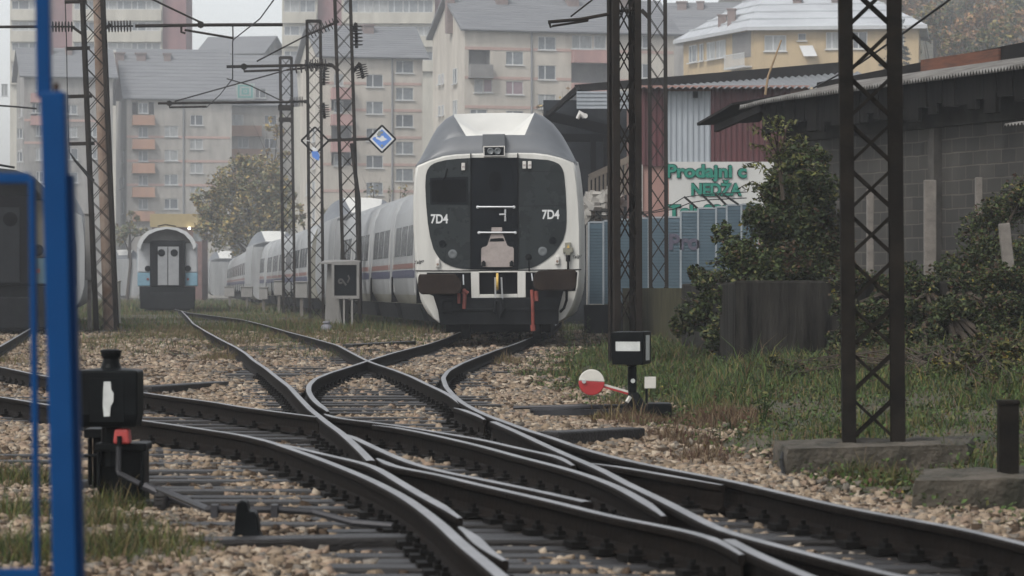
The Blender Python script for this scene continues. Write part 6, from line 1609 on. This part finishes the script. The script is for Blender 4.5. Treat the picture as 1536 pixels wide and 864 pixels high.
def stems(name, root, base, spots, r0=.05, m_=None):
    b = MB()
    for (px, py, r_, d, f) in spots:
        c = W(px, py, d); s_ = Vector(base) + Vector((random.uniform(-.2, .2), random.uniform(-.2, .2), 0))
        mid = (s_ + c) / 2 + Vector((random.uniform(-.15, .15), random.uniform(-.1, .1), .15))
        b.tube([s_, mid, c], [r0, r0 * .6, r0 * .2], 6)
        for _ in range(3):
            e = c + Vector((random.uniform(-1, 1), random.uniform(-.6, .6), random.uniform(-.4, 1))) * r_ * d / FPX * .8
            b.tube([mid.lerp(c, .6), e], [r0 * .3, r0 * .1], 5)
    b.build(name, [m_ or M_BARK], root)
def shrub(name, label, cat, spots, dens, size, weights, base, group=None, r0=.05, hollow=.35, mats=None):
    root = thing(name, label, cat, tuple(base), 0, group)
    stems('stem', root, base, spots, r0)
    leaf_cloud('foliage', cluster(spots, dens, hollow=hollow), size, mats or M_LEAF, root, up_bias=.25, weights=weights)
    return root
big = [(1192, 240, 34, 43, 1), (1168, 285, 38, 42.5, 1), (1222, 285, 44, 43.5, 1), (1140, 330, 34, 42, 1), (1182, 345, 56, 42.5, 1.1), (1112, 385, 40, 41.5, 1), (1080, 430, 40, 42, 1), (1045, 470, 34, 42.5, 1), (1108, 450, 40, 40.5, 1), (1085, 350, 22, 42, .6), (1140, 405, 48, 41.5, 1), (1050, 415, 24, 42.5, .6), (1018, 492, 22, 43, .8), (1078, 500, 32, 41, .9), (1200, 400, 50, 42.5, 1), (1225, 235, 26, 44, .7)]
shrub('bush', 'big dark green bush growing over the retaining wall and hiding the shop sign', 'bush', big, 2300, .064, [.34, .40, .17, .07, .006, .014], (3.0, 42.5, .5), r0=.06)
brown = [(1230, 340, 46, 44, 1), (1245, 385, 42, 43.5, 1), (1210, 400, 40, 42.5, .9), (1190, 385, 30, 41.5, .6)]
shrub('brown_bush', 'brownish drying bush between the big bush and the near lattice mast', 'bush', brown, 2000, .058, [.34, .16, .10, .33, .01, .06], (4.0, 43.5, 1.0))
# ivy and brambles over the terrace edge
ivy = []
for px in range(1262, 1560, 22):
    for k_, (py, d_) in enumerate(((425, 38.1), (468, 37.5), (512, 37.2), (556, 36.7), (592, 36.2))):
        if px < 1330 and k_ > 2: continue
        if k_ == 4 and px < 1420: continue
        ivy.append((px + random.uniform(-9, 9), py + random.uniform(-10, 10), random.uniform(24, 36), d_ + random.uniform(-.2, .2), random.uniform(.6, 1.1)))
shrub('bramble_thicket', 'dark bramble and ivy thicket hanging over the wall behind the near mast', 'bramble', ivy, 1900, .052, [.42, .28, .14, .12, .01, .03], (5.0, 38.3, .9), hollow=.5)
rb = [(1465, 345, 34, 44, .8), (1500, 320, 40, 44, 1), (1530, 300, 40, 43, 1), (1490, 380, 44, 43, 1), (1530, 390, 46, 42, 1), (1450, 395, 34, 43, .9), (1500, 430, 44, 41, 1), (1425, 400, 22, 43.5, .5), (1540, 450, 44, 40, 1)]
shrub('bush', 'dark bush with brown tints at the right edge before the block wall', 'bush', rb, 1900, .055, [.42, .28, .12, .15, .01, .02], (6.3, 43, 1.1))
yw = [(1475, 515, 22, 31, .8), (1500, 520, 24, 30, .9), (1455, 540, 20, 29, .7), (1525, 535, 26, 28, 1), (1490, 555, 20, 27, .7), (1430, 548, 18, 29, .6), (1400, 545, 18, 30, .6)]
dw = []
for px in range(1130, 1570, 20):
    for d_ in (35.5, 33.0, 30.0, 27.0):
        if px < 1340 and d_ < 33: continue
        if px < 1440 and d_ < 29: continue
        cx = (px - 768) * d_ / FPX; r_ = random.uniform(16, 26)
        py = 432 + (CAMZ - gh(cx, d_) - r_ * d_ / FPX * .5) * FPX / d_
        dw.append((px + random.uniform(-8, 8), py, r_, d_, random.uniform(.35, .9)))
shrub('weed_thicket', 'low tangled dark weeds at the foot of the retaining wall and thicket', 'weeds', dw, 1300, .045, [.34, .26, .16, .14, .02, .08], (4.4, 32, .3), r0=.01, hollow=.2)
shrub('weed_bush', 'yellow green weeds in front of the bramble at the right', 'weeds', yw, 900, .06, [.10, .26, .36, .10, .10, .08], (4.6, 31.5, .3), r0=.012, hollow=.3)
lowl = [(1265, 412, 16, 38.1, .7), (1290, 418, 14, 37.9, .7), (1255, 440, 10, 37.9, .4)]
shrub('creeper', 'yellowing creeper on top of the retaining wall left of the near mast', 'creeper', lowl, 1500, .06, [.05, .2, .3, .05, .4, .0], (4.0, 38.2, 1.0), r0=.01)
# sumac like frond shrub on top
root = thing('sumac_shrub', 'light green sumac with feathered fronds at the top of the big bush', 'shrub', tuple(W(1165, 300, 42)))
b = MB(); cen = []
for (x0, y0, x1, y1) in ((1168, 235, 1128, 186), (1168, 230, 1150, 172), (1170, 232, 1190, 176), (1170, 236, 1205, 200), (1168, 245, 1126, 215), (1172, 250, 1215, 232), (1160, 262, 1118, 246), (1166, 225, 1168, 170), (1180, 270, 1225, 258), (1150, 285, 1112, 280)):
    p, q = W(x0, y0, 42), W(x1, y1, 41.6 + random.uniform(-.4, .3)); m_ = p.lerp(q, .55) + Vector((0, 0, .09))
    b.tube([p, m_, q], [.012, .008, .004], 5)
    for i in range(46):
        t = i / 45; c = p.lerp(m_, t / .55) if t < .55 else m_.lerp(q, (t - .55) / .45)
        sd = (1 if i % 2 else -1) * random.uniform(.02, .10); cen.append((c.x + sd * .7, c.y + random.uniform(-.05, .05), c.z - abs(sd) * .55))
b.tube([W(1175, 300, 42), W(1170, 255, 42), W(1168, 225, 42)], [.03, .025, .012], 6)
b.build('stem', [M_BARK], root)
leaf_cloud('foliage', np.array(cen), .085, M_LEAF[1:3] + [lm('leaf_light', (.13, .14, .045))], root, up_bias=.5, aspect=.34, weights=[.35, .3, .35])
# small weed plants near the train and at the lantern
for px, py, d_, h_, lab in ((853, 492, 57, .55, 'thin upright weed standing at the right lower corner of the white train'), (878, 478, 62, .6, 'leafy weed in front of the fence kerb'), (1145, 632, 26, .45, 'tuft of tall pale grass right of the point signal')):
    c = W(px, py, d_); c.z = gh(c.x, d_)
    t = thing('weed_plant', lab, 'weed', tuple(c)); b = MB(); cen = []
    for k_ in range(5):
        tip = c + Vector((random.uniform(-.12, .12), random.uniform(-.1, .1), h_ * random.uniform(.7, 1.1))); b.tube([c, tip], [.006, .003], 4)
        for i in range(14): p = c.lerp(tip, (i + 3) / 17); cen.append((p.x + random.uniform(-.05, .05), p.y, p.z))
    b.build('stem', [M_GRASS[1]], t); leaf_cloud('foliage', np.array(cen), .06, [M_GRASS[0], M_LEAF[1], M_LEAF[2]], t, aspect=.3)

# trees
def tree(label, px, base_py, d, crown, dens, size, mats, weights, group, trunk_r=.18, zb=None, hollow=.25, name='tree'):
    c = W(px, base_py, d)
    z0 = gh(c.x, d) if zb is None else zb
    root = thing(name, label, 'tree', (c.x, d, z0), 0, group)
    b = MB(); top = W(crown[0][0], crown[0][1], d)
    b.tube([Vector((c.x, d, z0 - .3)), Vector((c.x, d, z0)).lerp(top, .45) + Vector((.2, 0, 0)), top], [trunk_r, trunk_r * .7, trunk_r * .25], 7)
    for (cx, cy, r_, dd, f) in crown:
        e = W(cx, cy, dd); s_ = Vector((c.x, d, z0)).lerp(top, random.uniform(.35, .7)); b.tube([s_, s_.lerp(e, .6) + Vector((0, 0, .2)), e], [trunk_r * .4, trunk_r * .2, trunk_r * .06], 5)
        for _ in range(4):
            q = e + Vector((random.uniform(-1, 1), random.uniform(-1, 1), random.uniform(-.3, 1))) * r_ * dd / FPX; b.tube([s_.lerp(e, .8), q], [trunk_r * .12, trunk_r * .04], 4)
    b.build('trunk', [M_BARK], root)
    p = cluster(crown, dens, hollow=hollow)
    o = leaf_cloud('crown', p, size, mats, root, up_bias=.2, aspect=.7, weights=weights)
    return root
A1 = [lm('autumn_olive', (.20, .175, .09)), lm('autumn_green', (.12, .135, .07)), lm('autumn_yellow', (.30, .215, .07)), lm('autumn_brown', (.17, .115, .065))]
d = 250.0
tree('hazy yellow green tree behind the silver coaches, left of the first middle mast', 385, 400, d, [(370, 300, 44, d, 1), (340, 278, 38, d, 1), (402, 272, 38, d, 1), (322, 318, 36, d, 1), (412, 322, 38, d, 1), (368, 250, 28, d, .9), (304, 300, 24, d, .8), (390, 345, 36, d, 1), (340, 350, 40, d, 1), (310, 335, 26, d, .9), (420, 290, 26, d, .8)], 46, .27, A1, [.46, .26, .20, .08], 'trees behind the yard')
tree('taller sparse orange tinted tree against the orange balconies', 405, 400, 268, [(408, 235, 26, 268, .7), (400, 200, 24, 268, .5), (418, 180, 18, 268, .4), (390, 258, 26, 268, .6)], 14, .32, A1, [.2, .12, .38, .30], 'trees behind the yard')
tree('grey green tree left of the kiosk behind the left mast', 190, 400, 280, [(195, 330, 18, 280, .8), (180, 350, 22, 280, 1), (208, 352, 18, 280, .9)], 24, .32, A1, [.3, .55, .05, .1], 'trees behind the yard')
tree('bare twiggy tree before the cream block, above the silver coaches', 560, 400, 240, [(560, 285, 24, 240, .25), (590, 300, 22, 240, .3), (530, 300, 24, 240, .3), (610, 285, 20, 240, .25)], 10, .26, A1, [.35, .35, .15, .15], 'trees behind the yard', trunk_r=.14)
tree('low olive shrubbery tree behind the roof dome of the silver row', 480, 400, 230, [(450, 320, 24, 230, .8), (490, 325, 20, 230, .8), (540, 325, 22, 230, .8), (585, 322, 20, 230, .7), (430, 335, 20, 230, .8)], 24, .3, A1, [.45, .35, .08, .12], 'trees behind the yard')
tree('thin half bare tree beside the cream block, left of the shed roof', 845, 300, 230, [(848, 150, 16, 230, .35), (830, 165, 14, 230, .35), (858, 132, 10, 230, .2), (815, 160, 12, 230, .3)], 8, .35, A1, [.25, .3, .15, .3], 'trees behind the yard', trunk_r=.12)
# hillside trees upper right
B1 = [lm('hill_brown', (.21, .125, .065)), lm('hill_olive', (.17, .14, .045)), lm('hill_green', (.07, .085, .035)), lm('hill_rust', (.28, .15, .07))]
spots = [(1345, 20, 330, 0), (1372, -8, 380, 0), (1395, 35, 310, 1), (1420, 8, 345, 2), (1450, 45, 300, 0), (1455, -5, 360, 1), (1485, 20, 320, 0), (1510, 50, 285, 1), (1520, 5, 340, 2), (1545, 35, 300, 0), (1360, 55, 300, 2), (1425, 62, 280, 1), (1480, 66, 275, 2), (1330, -10, 400, 1)]
kind_lab = ['rust brown autumn tree on the hazy hillside', 'olive autumn tree on the hazy hillside', 'dark green tree on the hazy hillside']
for i, (px, py, d_, k_) in enumerate(spots):
    r_ = random.uniform(24, 32)
    cr = [(px + random.uniform(-14, 14), py + random.uniform(-16, 26), r_ * random.uniform(.6, 1), d_ + random.uniform(-3, 3), random.uniform(.6, 1)) for _ in range(7)]
    tree(kind_lab[k_], px, py + 60, d_, cr, 15, .38, B1, [[.42, .2, .06, .32], [.2, .5, .2, .1], [.08, .25, .6, .07]][k_], 'hillside trees', trunk_r=.22)
# blue spruce in front of the yellow house
d_ = 240; c = W(1342, 110, d_); z0 = gh(c.x, d_)
root = thing('spruce_tree', 'dark blue spruce at the right corner of the yellow house', 'tree', (c.x, d_, z0))
top = W(1345, 14, d_); b = MB(); b.tube([Vector((c.x, d_, z0 - .3)), top], [.22, .03], 7); b.build('trunk', [M_BARK], root)
P = []
H_ = top.z - z0
for i in range(26):
    t = i / 26.0; z = z0 + .8 + (H_ - .8) * t; rad = 2.3 * (1 - t) ** .8 + .12
    for k_ in range(11):
        a = random.uniform(0, 6.28); L = rad * random.uniform(.7, 1.12)
        m_ = max(5, int(18 * L)); u = RNG.random(m_) ** .7 * L
        P.append(np.stack([top.x * t + c.x * (1 - t) + np.cos(a) * u + RNG.normal(0, .08, m_), d_ + np.sin(a) * u + RNG.normal(0, .08, m_), z - u * .28 + RNG.normal(0, .07, m_)], 1))
leaf_cloud('crown', np.concatenate(P), .30, [lm('spruce_blue', (.045, .062, .062)), lm('spruce_dark', (.025, .036, .034))], root, up_bias=.1, aspect=.35)

# ------------------------------------------------------------------ haze: one closed box of pale air round the scene
b = MB(); b.box(-330, 330, -20, 620, -1.5, 62)
hz = b.build('haze', [], loc=(0, 300, 0)); tag(hz, kind='stuff')
hm = bpy.data.materials.new('haze_air'); hm.use_nodes = True; t = hm.node_tree; t.nodes.clear()
ou = t.nodes.new('ShaderNodeOutputMaterial'); pv = t.nodes.new('ShaderNodeVolumePrincipled')
pv.inputs['Color'].default_value = (.86, .90, .95, 1); pv.inputs['Density'].default_value = HAZE_DENSITY; pv.inputs['Anisotropy'].default_value = .0
t.links.new(pv.outputs[0], ou.inputs['Volume'])
hz.data.materials.append(hm)
for o in bpy.data.objects:
    if '_w' in o: del o['_w']
